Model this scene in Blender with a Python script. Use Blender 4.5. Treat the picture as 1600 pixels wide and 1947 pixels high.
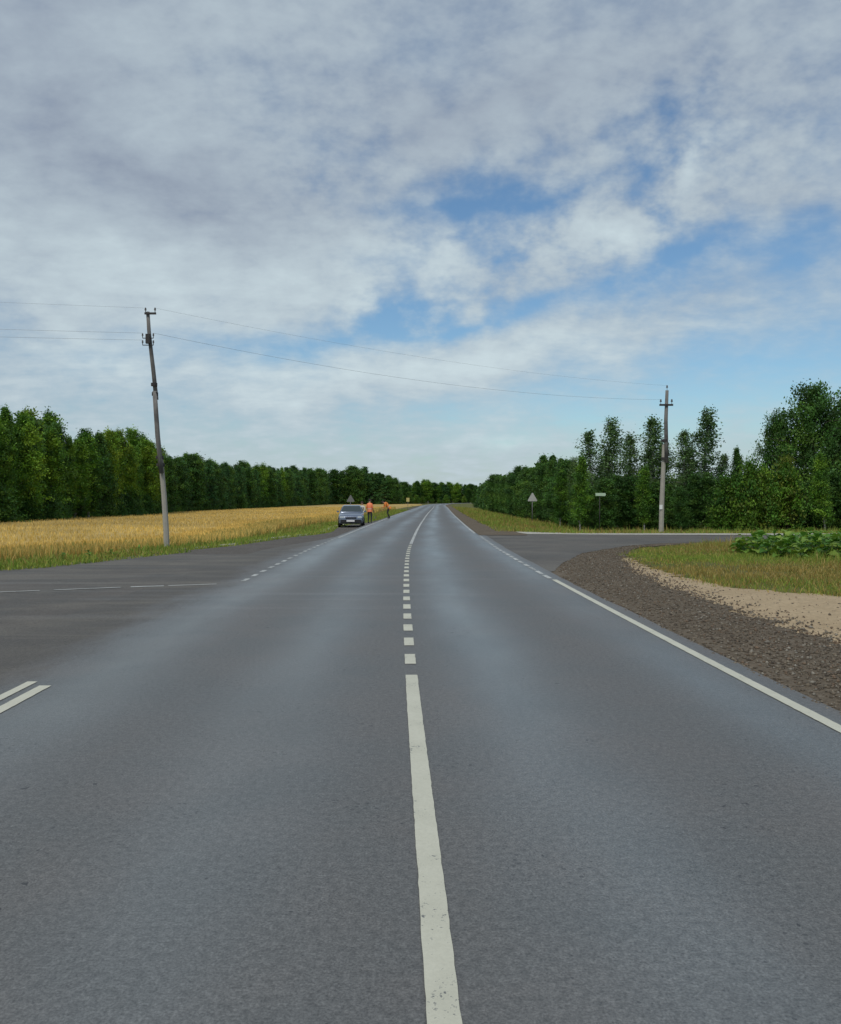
import bpy, bmesh, math, random
import numpy as np
from mathutils import Vector, Matrix

# ------------------------------------------------------------------ clear
for o in list(bpy.data.objects):
    bpy.data.objects.remove(o, do_unlink=True)
scene = bpy.context.scene
COL = scene.collection
RAD = math.radians
rng = np.random.default_rng(11)
random.seed(11)

# ------------------------------------------------------------------ camera
CAM_H, FPX = 1.55, 1600.0          # eye height, focal length in photo pixels (1600 wide)
PITCH = math.atan(23.5 / FPX)      # looking a little below the horizon
cam_d = bpy.data.cameras.new('camera')
cam_d.sensor_fit = 'HORIZONTAL'; cam_d.sensor_width = 36.0; cam_d.lens = 36.0
cam_d.clip_start = 0.05; cam_d.clip_end = 6000.0
cam = bpy.data.objects.new('camera', cam_d); COL.objects.link(cam)
cam.location = (0, 0, CAM_H)
cam.rotation_euler = (math.pi / 2 - PITCH, 0, 0)
scene.camera = cam

# ------------------------------------------------------------------ exposure
vs = scene.view_settings
scene.display_settings.display_device = 'sRGB'
vs.view_transform = 'Standard'; vs.look = 'None'
vs.exposure = 0.2; vs.gamma = 1.0; vs.use_curve_mapping = False
try:
    scene.cycles.use_denoising = True
    scene.cycles.max_bounces = 5
    scene.cycles.diffuse_bounces = 3; scene.cycles.glossy_bounces = 2; scene.cycles.transmission_bounces = 3
    scene.cycles.transparent_max_bounces = 8
except Exception:
    pass

# ------------------------------------------------------------------ sun
SUN_AZ, SUN_EL = RAD(205.0), RAD(52.0)       # azimuth clockwise from +Y (behind the camera, to its left)
sun_dir = Vector((math.sin(SUN_AZ) * math.cos(SUN_EL), math.cos(SUN_AZ) * math.cos(SUN_EL), math.sin(SUN_EL)))
sd = bpy.data.lights.new('sun', 'SUN'); sd.energy = 1.5; sd.angle = RAD(14); sd.color = (1.0, 0.95, 0.86)
so = bpy.data.objects.new('sun', sd); COL.objects.link(so)
so.rotation_euler = (-sun_dir).to_track_quat('-Z', 'Y').to_euler()

# ------------------------------------------------------------------ world: Nishita sky with a broken cloud layer
class NT:
    """tiny node-tree helper"""
    def __init__(s, tree): s.t = tree; s.n = tree.nodes; s.l = tree.links
    def node(s, typ, **kw):
        nd = s.n.new(typ)
        for k, v in kw.items(): setattr(nd, k, v)
        return nd
    def put(s, nd, i, v):
        if v is None: return
        if isinstance(v, bpy.types.NodeSocket): s.l.new(v, nd.inputs[i])
        else: nd.inputs[i].default_value = v
    def math(s, op, a, b=None, c=None, clamp=False):
        nd = s.node('ShaderNodeMath', operation=op, use_clamp=clamp)
        s.put(nd, 0, a); s.put(nd, 1, b); s.put(nd, 2, c)
        return nd.outputs[0]
    def vec(s, op, a, b=None, out=0):
        nd = s.node('ShaderNodeVectorMath', operation=op)
        s.put(nd, 0, a)
        if b is not None:
            if op == 'SCALE': s.put(nd, 3, b)
            else: s.put(nd, 1, b)
        return nd.outputs[out]
    def noise(s, v, scale, detail=4, rough=0.5, dist=0.0, dims='3D', out='Fac'):
        nd = s.node('ShaderNodeTexNoise', noise_dimensions=dims)
        s.l.new(v, nd.inputs['Vector'])
        nd.inputs['Scale'].default_value = scale; nd.inputs['Detail'].default_value = detail
        nd.inputs['Roughness'].default_value = rough; nd.inputs['Distortion'].default_value = dist
        return nd.outputs[out]
    def rng(s, v, a, b, c=0.0, d=1.0, smooth=False):
        nd = s.node('ShaderNodeMapRange')
        if smooth: nd.interpolation_type = 'SMOOTHSTEP'
        s.put(nd, 0, v)
        for i, x in enumerate((a, b, c, d)): nd.inputs[1 + i].default_value = x
        return nd.outputs[0]
    def mix(s, f, a, b, mode='MIX'):
        nd = s.node('ShaderNodeMix', data_type='RGBA', blend_type=mode)
        s.put(nd, 0, f)
        for i, x in ((6, a), (7, b)):
            if isinstance(x, tuple) and len(x) == 3: x = (*x, 1)
            s.put(nd, i, x)
        return nd.outputs[2]
    def mapping(s, v, scale=(1, 1, 1), rot=(0, 0, 0), loc=(0, 0, 0)):
        nd = s.node('ShaderNodeMapping')
        s.l.new(v, nd.inputs[0]); nd.inputs['Scale'].default_value = scale
        nd.inputs['Rotation'].default_value = rot; nd.inputs['Location'].default_value = loc
        return nd.outputs[0]

world = bpy.data.worlds.new('World'); scene.world = world; world.use_nodes = True
W = NT(world.node_tree); W.n.clear()
sky = W.node('ShaderNodeTexSky', sky_type='NISHITA'); sky.sun_disc = False
sky.sun_elevation = SUN_EL; sky.sun_rotation = SUN_AZ; sky.altitude = 150
sky.air_density = 1.2; sky.dust_density = 0.6; sky.ozone_density = 1.6
gen = W.node('ShaderNodeTexCoord').outputs['Generated']
def pix_dir(px, py):
    v = Vector(((px - 800) / FPX, 1.0, (973.5 - py) / FPX))
    c, s = math.cos(PITCH), math.sin(PITCH)
    return Vector((v.x, v.y * c + v.z * s, -v.y * s + v.z * c)).normalized()
warp = W.vec('SCALE', W.vec('SUBTRACT', W.noise(gen, 6.0, 3, 0.6, out='Color'), (0.5, 0.5, 0.5)), 0.13)
wdir = W.vec('ADD', gen, warp)
def blob(px, py, rx, ry, rot):
    """soft elliptical patch of the sky, as a quadratic-sphere gradient about its own direction"""
    c = pix_dir(px, py)
    right = c.cross(Vector((0, 0, 1))).normalized(); up = right.cross(c).normalized()
    a = RAD(rot); k = c.y * 2.3 / FPX
    e1 = right * math.cos(a) + up * math.sin(a); e2 = -right * math.sin(a) + up * math.cos(a)
    mp = W.node('ShaderNodeMapping', vector_type='TEXTURE'); W.l.new(wdir, mp.inputs[0])
    mp.inputs['Location'].default_value = c
    mp.inputs['Rotation'].default_value = Matrix((e1, e2, e1.cross(e2))).transposed().to_euler()
    mp.inputs['Scale'].default_value = (rx * k, ry * k, 0.9)
    g = W.node('ShaderNodeTexGradient', gradient_type='QUADRATIC_SPHERE'); W.l.new(mp.outputs[0], g.inputs[0])
    return g.outputs['Fac']
def total(items):
    t = 0.0
    for it in items: t = W.math('MULTIPLY_ADD', blob(*it[:5]), it[5], t)
    return t
# planar cloud deck coordinates: direction projected on a level layer
sep = W.node('ShaderNodeSeparateXYZ'); W.l.new(gen, sep.inputs[0])
zc = W.math('ADD', W.math('MAXIMUM', sep.outputs[2], 0.0), 0.26)
deck = W.node('ShaderNodeCombineXYZ')
W.l.new(W.math('DIVIDE', sep.outputs[0], zc), deck.inputs[0]); W.l.new(W.math('DIVIDE', sep.outputs[1], zc), deck.inputs[1])
deck = deck.outputs[0]
n_big = W.noise(deck, 0.9, 3, 0.55, 0.0, '2D')
n_mid = W.noise(W.mapping(deck, (1.0, 1.5, 1), (0, 0, RAD(28))), 3.2, 5, 0.60, 0.4, '2D')
n_fin = W.noise(W.mapping(deck, (1.0, 1.35, 1), (0, 0, RAD(-25))), 11.0, 4, 0.60, 0.0, '2D')
n_puf = W.noise(W.mapping(gen, (1.0, 1.0, 1.35), (0, RAD(24), 0)), 19.0, 4, 0.58)
gaps = total([(905, 390, 105, 34, 4, -1.6), (625, 265, 150, 60, -30, -0.42), (1290, 478, 110, 40, 14, -1.2),
              (1500, 480, 200, 70, 8, -1.0), (840, 618, 330, 26, 4, -1.15), (560, 655, 150, 34, 2, -0.75), (770, 565, 110, 30, 10, -0.55),
              (1130, 325, 150, 42, 24, -0.30), (1460, 690, 320, 90, 5, -1.2), (1300, 235, 170, 35, 28, -0.22), (1270, 385, 60, 40, 0, -0.5),
              (790, 90, 90, 60, 0, -0.32), (1000, 790, 560, 70, 0, -0.45), (340, 205, 80, 36, 0, -0.25), (1150, 560, 120, 25, 10, -0.4), (930, 470, 160, 40, 8, -0.4)])
fill = total([(1090, 440, 190, 60, 18, 0.45), (1365, 275, 100, 42, 55, 0.50), (930, 700, 380, 44, 3, 0.75),
              (1330, 590, 170, 36, 4, 0.55), (250, 500, 480, 110, -4, 0.6), (1000, 200, 420, 80, 12, 0.55), (150, 150, 420, 260, 0, 0.7),
              (1500, 385, 160, 36, 0, 0.6)])
puffy = W.math('ADD', total([(1080, 450, 330, 140, 14, 1.0), (1330, 280, 160, 110, 40, 0.8), (760, 590, 130, 50, 0, 0.8), (620, 330, 180, 120, 0, 0.4)]), 0.35)
den = W.math('ADD', W.math('ADD', gaps, fill),
             W.math('ADD', W.math('MULTIPLY', W.math('SUBTRACT', n_mid, 0.5), 0.8), W.math('MULTIPLY', W.math('SUBTRACT', n_fin, 0.5), 0.6)))
den = W.math('ADD', den, W.math('MULTIPLY', W.math('MULTIPLY', W.math('SUBTRACT', n_puf, 0.5), puffy), 3.2))
den = W.math('ADD', den, W.math('MULTIPLY', W.math('SUBTRACT', n_big, 0.5), 0.4))
cover = W.rng(den, -1.25, 0.42, 0.0, 1.0, True)
lite = total([(900, 692, 330, 34, 3, 0.55), (1365, 280, 60, 36, 55, 0.6), (1150, 440, 130, 50, 15, 0.40), (960, 855, 55, 16, 0, 0.6),
              (330, 530, 420, 100, -3, 0.48), (560, 700, 420, 60, 0, 0.2), (760, 480, 160, 50, 8, 0.3), (380, 110, 230, 90, 0, 0.20), (270, 320, 240, 60, -6, -0.42), (420, 420, 130, 40, -14, -0.35), (1020, 180, 420, 110, 10, -0.14),
              (80, 120, 170, 170, 0, -0.22), (780, 575, 90, 30, 0, 0.4), (200, 690, 120, 30, 0, 0.25)])
low = W.rng(sep.outputs[2], 0.0, 0.42, 0.50, 0.0)
br = W.math('ADD', W.math('ADD', lite, low), W.math('ADD', W.math('MULTIPLY', W.math('SUBTRACT', n_fin, 0.5), 0.5), W.math('MULTIPLY', W.math('SUBTRACT', n_mid, 0.45), 0.6)))
br = W.math('ADD', br, W.math('MULTIPLY', W.math('MULTIPLY', W.math('SUBTRACT', n_puf, 0.5), W.math('ADD', puffy, 0.25)), 0.95))
br = W.rng(br, -0.45, 0.95, 0.0, 1.0)
cloud = W.mix(br, (0.230, 0.276, 0.355), (0.505, 0.600, 0.640))
blue = W.mix(1.0, W.vec('SCALE', sky.outputs[0], 0.078), (0.80, 1.02, 1.16), 'MULTIPLY')
skycol = W.mix(cover, blue, cloud)
bg = W.node('ShaderNodeBackground'); bg.inputs[1].default_value = 1.0
W.l.new(skycol, bg.inputs[0])
world.cycles.sampling_method = 'MANUAL'; world.cycles.sample_map_resolution = 256
wo = W.node('ShaderNodeOutputWorld'); W.l.new(bg.outputs[0], wo.inputs[0])

# ------------------------------------------------------------------ materials
def new_mat(name):
    m = bpy.data.materials.new(name); m.use_nodes = True
    N = NT(m.node_tree); N.n.clear()
    b = N.node('ShaderNodeBsdfPrincipled'); o = N.node('ShaderNodeOutputMaterial')
    N.l.new(b.outputs[0], o.inputs[0])
    return m, N, b
def bump(N, b, h, dist, strength=1.0):
    bp = N.node('ShaderNodeBump'); bp.inputs['Strength'].default_value = strength; bp.inputs['Distance'].default_value = dist
    N.l.new(h, bp.inputs['Height']); N.l.new(bp.outputs[0], b.inputs['Normal'])
def obco(N): return N.node('ShaderNodeTexCoord').outputs['Object']
def simple_mat(name, col, rough=0.6, metal=0.0, var=0.15, scale=8.0, spec=0.5, coat=0.0):
    m, N, b = new_mat(name)
    n = N.noise(obco(N), scale, 5, 0.6)
    dark = tuple(c * (1 - var) for c in col); lt = tuple(min(1, c * (1 + var)) for c in col)
    N.l.new(N.mix(n, dark, lt), b.inputs['Base Color'])
    N.l.new(N.rng(n, 0.2, 0.8, rough * 0.9, min(1, rough * 1.1)), b.inputs['Roughness'])
    b.inputs['Metallic'].default_value = metal; b.inputs['Specular IOR Level'].default_value = spec
    b.inputs['Coat Weight'].default_value = coat
    return m

def asphalt_mat(name, base, tracks, tint, rough_hi, rough_lo, dusty=False):
    m, N, b = new_mat(name)
    uv = N.node('ShaderNodeUVMap'); uv.uv_map = 'lane'
    s = N.node('ShaderNodeSeparateXYZ'); N.l.new(uv.outputs[0], s.inputs[0])
    u, v = s.outputs[0], s.outputs[1]
    oc = obco(N)
    wob = N.math('MULTIPLY', N.math('SUBTRACT', N.noise(N.mapping(oc, (0.4, 0.07, 1)), 1.0, 3), 0.5), 0.6)
    tr = None
    for (uc, w, a) in tracks:
        d = N.math('DIVIDE', N.math('SUBTRACT', N.math('ADD', u, wob), uc), w)
        g = N.math('MULTIPLY', N.math('POWER', 2.718, N.math('MULTIPLY', N.math('MULTIPLY', d, d), -1)), a)
        tr = g if tr is None else N.math('ADD', tr, g)
    patch = N.noise(N.mapping(oc, (0.55, 0.22, 1)), 1.0, 5, 0.6)
    if tr is None: tr = N.rng(patch, 0.3, 0.8)
    tr = N.math('MULTIPLY', tr, N.rng(N.noise(N.mapping(oc, (0.5, 0.12, 1)), 1.0, 4, 0.6), 0.30, 0.62, 0.55, 1.0), clamp=True)
    lite = tuple(c * 1.26 * t for c, t in zip(base, tint)); dk = tuple(c * 0.84 for c in base)
    col = N.mix(tr, dk, lite)
    # broad mottling, brownish / greenish
    col = N.mix(N.rng(patch, 0.35, 0.70, 0, 0.7), col, (base[0] * 1.04, base[1] * 0.93, base[2] * 0.86))
    p2 = N.noise(oc, 0.9, 4, 0.55, 0.5)
    col = N.mix(N.rng(p2, 0.42, 0.70, 0, 0.65), col, (base[0] * 0.78, base[1] * 0.84, base[2] * 0.86))
    st = N.noise(N.mapping(oc, (0.22, 0.75, 1), (0, 0, RAD(-24))), 1.0, 6, 0.68, 1.2)
    if not dusty: col = N.mix(N.rng(st, 0.45, 0.64, 0, 0.75), col, (base[0] * 1.6, base[1] * 1.55, base[2] * 1.42))
    else:
        ed = N.math('ADD', u, N.math('MULTIPLY', N.math('SUBTRACT', N.noise(N.mapping(oc, (1, 0.35, 1)), 1.4, 5, 0.65), 0.5), 1.7))
        fade = N.math('MULTIPLY', N.rng(ed, -3.05, -3.9, 0, 1.0, True), N.rng(v, 28, 36, 1, 0))
        col = N.mix(fade, col, N.mix(N.rng(st, 0.45, 0.64, 0, 0.75), (0.092, 0.084, 0.074), (0.157, 0.140, 0.114)))
        tr = N.math('MULTIPLY', tr, N.math('SUBTRACT', 1.0, fade))
        col = N.mix(N.rng(ed, 2.85, 3.15, 0, 0.6), col, (0.125, 0.112, 0.100))
    # smears left by crossing wheels
    sm = N.noise(N.mapping(oc, (0.10, 1.7, 1), (0, 0, RAD(4))), 1.3, 4, 0.65)
    zone = N.math('MULTIPLY', N.rng(v, 9, 13, 0, 1, True), N.rng(v, 17, 23, 1, 0, True))
    col = N.mix(N.math('MULTIPLY', N.rng(sm, 0.55, 0.72), N.math('MULTIPLY', zone, 0.30)), col, (0.24, 0.24, 0.235))
    # aggregate
    g1 = N.noise(oc, 95.0, 3, 0.7); g2 = N.noise(oc, 28.0, 3, 0.6)
    col = N.mix(1.0, col, N.mix(N.rng(g1, 0.30, 0.70), (0.52, 0.52, 0.52), (1.48, 1.48, 1.48)), 'MULTIPLY')
    col = N.mix(1.0, col, N.mix(N.rng(g2, 0.32, 0.68), (0.76, 0.76, 0.76), (1.24, 1.24, 1.24)), 'MULTIPLY')
    vo = N.node('ShaderNodeTexVoronoi'); vo.inputs['Scale'].default_value = 42.0; N.l.new(oc, vo.inputs['Vector'])
    chip = N.math('MULTIPLY', N.math('LESS_THAN', vo.outputs['Distance'], 0.26), N.math('GREATER_THAN', N.noise(oc, 17.0, 2), 0.60))
    col = N.mix(N.math('MULTIPLY', chip, 0.22), col, (0.30, 0.30, 0.29))
    # pits: sparse black dots, clustered
    vo2 = N.node('ShaderNodeTexVoronoi'); vo2.inputs['Scale'].default_value = 5.5; N.l.new(N.vec('ADD', oc, N.vec('SCALE', N.noise(oc, 26.0, 2, out='Color'), 0.05)), vo2.inputs['Vector'])
    pit = N.math('MULTIPLY', N.math('LESS_THAN', vo2.outputs['Distance'], N.rng(N.noise(oc, 0.8, 2), 0.45, 0.8, 0.0, 0.17)), 1.0)
    vo3 = N.node('ShaderNodeTexVoronoi'); vo3.inputs['Scale'].default_value = 23.0; N.l.new(oc, vo3.inputs['Vector'])
    pit3 = N.math('LESS_THAN', vo3.outputs['Distance'], N.rng(N.noise(oc, 1.6, 3), 0.42, 0.80, 0.0, 0.38))
    pt = N.math('MAXIMUM', pit, N.math('MULTIPLY', pit3, 0.6))
    col = N.mix(N.math('MULTIPLY', pt, 0.80), col, (0.025, 0.025, 0.027))
    N.l.new(col, b.inputs['Base Color'])
    ro = N.math('ADD', N.rng(tr, 0, 1, rough_hi, rough_lo), N.math('MULTIPLY', N.math('SUBTRACT', g2, 0.5), 0.12))
    if dusty: ro = N.math('MULTIPLY_ADD', fade, 0.12, ro)
    N.l.new(ro, b.inputs['Roughness'])
    b.inputs['Specular IOR Level'].default_value = 0.5
    if dusty: N.l.new(N.rng(fade, 0, 1, 0.78, 0.5), b.inputs['Specular IOR Level'])
    bump(N, b, N.math('SUBTRACT', N.math('ADD', g1, N.math('MULTIPLY', g2, 0.6)), pt), 0.004, 0.55)
    return m

def paint_mat(name, col, wear, dirt=(0.30, 0.29, 0.25)):
    m, N, b = new_mat(name)
    oc = obco(N)
    n = N.noise(oc, 3.0, 5, 0.65); f = N.noise(oc, 60.0, 3, 0.65)
    c = N.mix(N.rng(n, 0.35, 0.75, 0.0, 0.55), col, dirt)
    c = N.mix(1.0, c, N.mix(f, (0.84, 0.84, 0.84), (1.12, 1.12, 1.12)), 'MULTIPLY')
    hole = N.rng(N.math('ADD', f, N.math('MULTIPLY', n, 0.7)), 1.02 - wear, 1.14 - wear)
    c = N.mix(hole, c, (0.12, 0.125, 0.13))
    N.l.new(c, b.inputs['Base Color']); b.inputs['Roughness'].default_value = 0.62
    bump(N, b, f, 0.003, 0.4)
    return m

def leaf_mat(name, trans=0.28, rough=0.55, vary=0.34):
    m = bpy.data.materials.new(name); m.use_nodes = True
    N = NT(m.node_tree); N.n.clear()
    at = N.node('ShaderNodeAttribute'); at.attribute_name = 'tint'
    oi = N.node('ShaderNodeObjectInfo')
    col = N.mix(1.0, at.outputs[0], N.mix(oi.outputs['Random'], (1 - vary, 1 - vary * 0.8, 1 - vary), (1 + vary, 1 + vary * 0.6, 1 + vary * 0.2)), 'MULTIPLY')
    p = N.node('ShaderNodeBsdfPrincipled'); N.l.new(col, p.inputs['Base Color']); p.inputs['Roughness'].default_value = rough
    p.inputs['Specular IOR Level'].default_value = 0.25
    t = N.node('ShaderNodeBsdfTranslucent'); N.l.new(N.mix(1.0, col, (1.15, 1.2, 0.6), 'MULTIPLY'), t.inputs[0])
    mx = N.node('ShaderNodeMixShader'); mx.inputs[0].default_value = trans
    N.l.new(p.outputs[0], mx.inputs[1]); N.l.new(t.outputs[0], mx.inputs[2])
    o = N.node('ShaderNodeOutputMaterial'); N.l.new(mx.outputs[0], o.inputs[0])
    return m

M = {}
M['asphalt'] = asphalt_mat('asphalt', (0.134, 0.132, 0.127), [(-2.65, 0.62, 0.95), (-1.0, 0.50, 0.8), (0.75, 0.55, 1.0), (2.6, 0.50, 0.85)], (0.94, 1.02, 1.06), 0.69, 0.30, True)
M['asphalt_old'] = asphalt_mat('old_asphalt', (0.098, 0.090, 0.080), [], (1.08, 1.02, 0.95), 0.84, 0.62)
M['paint'] = paint_mat('road_paint', (0.62, 0.60, 0.485), 0.02, (0.48, 0.465, 0.36))
M['paint_worn'] = paint_mat('worn_road_paint', (0.58, 0.585, 0.55), 0.16)
M['paint_dust'] = paint_mat('dusty_road_paint', (0.44, 0.435, 0.41), 0.12)

def ground_mat():
    m, N, b = new_mat('soil_and_turf'); oc = obco(N)
    n = N.noise(oc, 0.35, 6, 0.65); n2 = N.noise(oc, 2.6, 5, 0.7); n3 = N.noise(oc, 30.0, 3, 0.6)
    c = N.mix(N.rng(n, 0.35, 0.65), (0.095, 0.125, 0.034), (0.20, 0.165, 0.065))
    c = N.mix(N.rng(n2, 0.4, 0.7, 0, 0.7), c, (0.105, 0.118, 0.038))
    c = N.mix(1.0, c, N.mix(n3, (0.65, 0.65, 0.65), (1.35, 1.35, 1.35)), 'MULTIPLY')
    N.l.new(c, b.inputs['Base Color']); b.inputs['Roughness'].default_value = 0.95
    b.inputs['Specular IOR Level'].default_value = 0.1
    bump(N, b, N.math('ADD', n2, n3), 0.06, 0.7)
    return m
M['ground'] = ground_mat()
def grit_mat(name, a, bcol, fleck, scale, rough=0.95, fk=0.55, amp=0.42):
    m, N, b = new_mat(name); oc = obco(N)
    n = N.noise(oc, 0.8, 5, 0.6); f = N.noise(oc, scale, 4, 0.75)
    vo = N.node('ShaderNodeTexVoronoi'); vo.inputs['Scale'].default_value = scale * 0.7; N.l.new(oc, vo.inputs['Vector'])
    c = N.mix(N.rng(n, 0.35, 0.65), a, bcol)
    c = N.mix(1.0, c, N.mix(N.rng(f, 0.3, 0.7), (1 - amp,) * 3, (1 + amp,) * 3), 'MULTIPLY')
    c = N.mix(N.math('MULTIPLY', N.rng(vo.outputs['Color'], 0.62, 0.9), fk), c, fleck)
    N.l.new(c, b.inputs['Base Color']); b.inputs['Roughness'].default_value = rough
    b.inputs['Specular IOR Level'].default_value = 0.2
    bump(N, b, N.math('SUBTRACT', f, vo.outputs['Distance']), 0.02, 0.8)
    return m
M['gravel'] = grit_mat('crushed_stone', (0.128, 0.100, 0.070), (0.155, 0.122, 0.086), (0.23, 0.195, 0.15), 30.0)
M['gravel_dark'] = grit_mat('dark_crushed_stone', (0.108, 0.096, 0.085), (0.132, 0.118, 0.104), (0.18, 0.165, 0.15), 24.0)
M['sand'] = grit_mat('packed_sand', (0.41, 0.305, 0.185), (0.475, 0.36, 0.225), (0.36, 0.265, 0.165), 14.0, 0.95, 0.2, 0.2)
M['pale_grit'] = grit_mat('pale_roadside_dust', (0.40, 0.375, 0.315), (0.47, 0.45, 0.395), (0.52, 0.50, 0.46), 8.0)
M['leaf'] = leaf_mat('leaves'); M['needle'] = leaf_mat('needles', 0.12, 0.6, 0.18)
M['grass'] = leaf_mat('grass_blades', 0.25, 0.7, 0.0); M['wheat'] = leaf_mat('ripe_wheat', 0.30, 0.75, 0.0)
M['bark'] = simple_mat('dark_bark', (0.075, 0.062, 0.048), 0.9, 0, 0.4, 6)
def birch_mat():
    m, N, b = new_mat('birch_bark'); oc = obco(N)
    n = N.noise(N.mapping(oc, (1.5, 1.5, 5)), 1.6, 5, 0.65)
    c = N.mix(N.rng(n, 0.48, 0.60), (0.36, 0.35, 0.31), (0.05, 0.045, 0.04))
    N.l.new(c, b.inputs['Base Color']); b.inputs['Roughness'].default_value = 0.8
    return m
M['birch'] = birch_mat()
M['concrete'] = simple_mat('weathered_concrete', (0.36, 0.335, 0.285), 0.9, 0, 0.28, 5)
def wood_mat():
    m, N, b = new_mat('weathered_pole_wood'); oc = obco(N)
    n = N.noise(N.mapping(oc, (9, 9, 0.5)), 2.0, 6, 0.7); n2 = N.noise(oc, 0.9, 3, 0.6)
    c = N.mix(N.rng(n, 0.3, 0.7), (0.10, 0.094, 0.088), (0.27, 0.255, 0.235))
    c = N.mix(N.rng(n2, 0.50, 0.62, 0, 0.7), c, (0.045, 0.042, 0.04))
    N.l.new(c, b.inputs['Base Color']); b.inputs['Roughness'].default_value = 0.85
    bump(N, b, n, 0.01, 0.6)
    return m
M['wood'] = wood_mat()
M['iron'] = simple_mat('rusty_iron', (0.055, 0.05, 0.048), 0.7, 0.5, 0.35, 20)
M['porcelain'] = simple_mat('insulator_porcelain', (0.10, 0.09, 0.085), 0.25, 0, 0.1, 10)
M['wire'] = simple_mat('aluminium_wire', (0.22, 0.225, 0.23), 0.5, 0.4, 0.1, 5)
M['galv'] = simple_mat('galvanised_steel', (0.60, 0.60, 0.56), 0.5, 0.2, 0.18, 14)
M['galv_dull'] = simple_mat('dull_galvanised_steel', (0.19, 0.19, 0.185), 0.6, 0.25, 0.2, 10)
M['white'] = simple_mat('white_enamel', (0.78, 0.78, 0.76), 0.4, 0, 0.05, 6)
M['red'] = simple_mat('red_enamel', (0.55, 0.02, 0.02), 0.4, 0, 0.05, 6)
M['yellow'] = simple_mat('yellow_enamel', (0.55, 0.46, 0.16), 0.45, 0, 0.08, 6)
M['palegreen'] = simple_mat('pale_green_enamel', (0.46, 0.58, 0.42), 0.45, 0, 0.06, 6)

# ------------------------------------------------------------------ helpers: objects and meshes
def np_mesh(name, V, F, mat=None, tint=None, smooth=False):
    """V (n,3), F (m,k): every face with k corners"""
    V = np.asarray(V, np.float32); F = np.asarray(F, np.int32)
    me = bpy.data.meshes.new(name)
    k = F.shape[1]
    me.vertices.add(len(V)); me.vertices.foreach_set('co', V.ravel())
    me.loops.add(F.size); me.loops.foreach_set('vertex_index', F.ravel())
    me.polygons.add(len(F)); me.polygons.foreach_set('loop_start', np.arange(0, F.size, k, dtype=np.int32))
    me.update(calc_edges=True)
    if smooth: me.polygons.foreach_set('use_smooth', np.ones(len(F), bool))
    if tint is not None:
        a = me.attributes.new('tint', 'FLOAT_COLOR', 'POINT')
        c = np.ones((len(V), 4), np.float32); c[:, :3] = tint
        a.data.foreach_set('color', c.ravel())
    if mat: me.materials.append(mat)
    me.validate()
    return me
def obj(name, me, parent=None, loc=None):
    o = bpy.data.objects.new(name, me); COL.objects.link(o)
    if parent: o.parent = parent
    if loc is not None: o.location = loc
    return o
def tag(o, label=None, cat=None, group=None, kind=None):
    if label: o['label'] = label
    if cat: o['category'] = cat
    if group: o['group'] = group
    if kind: o['kind'] = kind
    return o
def empty(name, loc=(0, 0, 0), rz=0.0):
    o = bpy.data.objects.new(name, None); COL.objects.link(o)
    o.location = loc; o.rotation_euler = (0, 0, rz); o.empty_display_size = 0.3
    return o
def copy_tree(o, parent=None):
    c = o.copy(); COL.objects.link(c); c.parent = parent
    for ch in list(o.children): copy_tree(ch, c)
    return c

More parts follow.
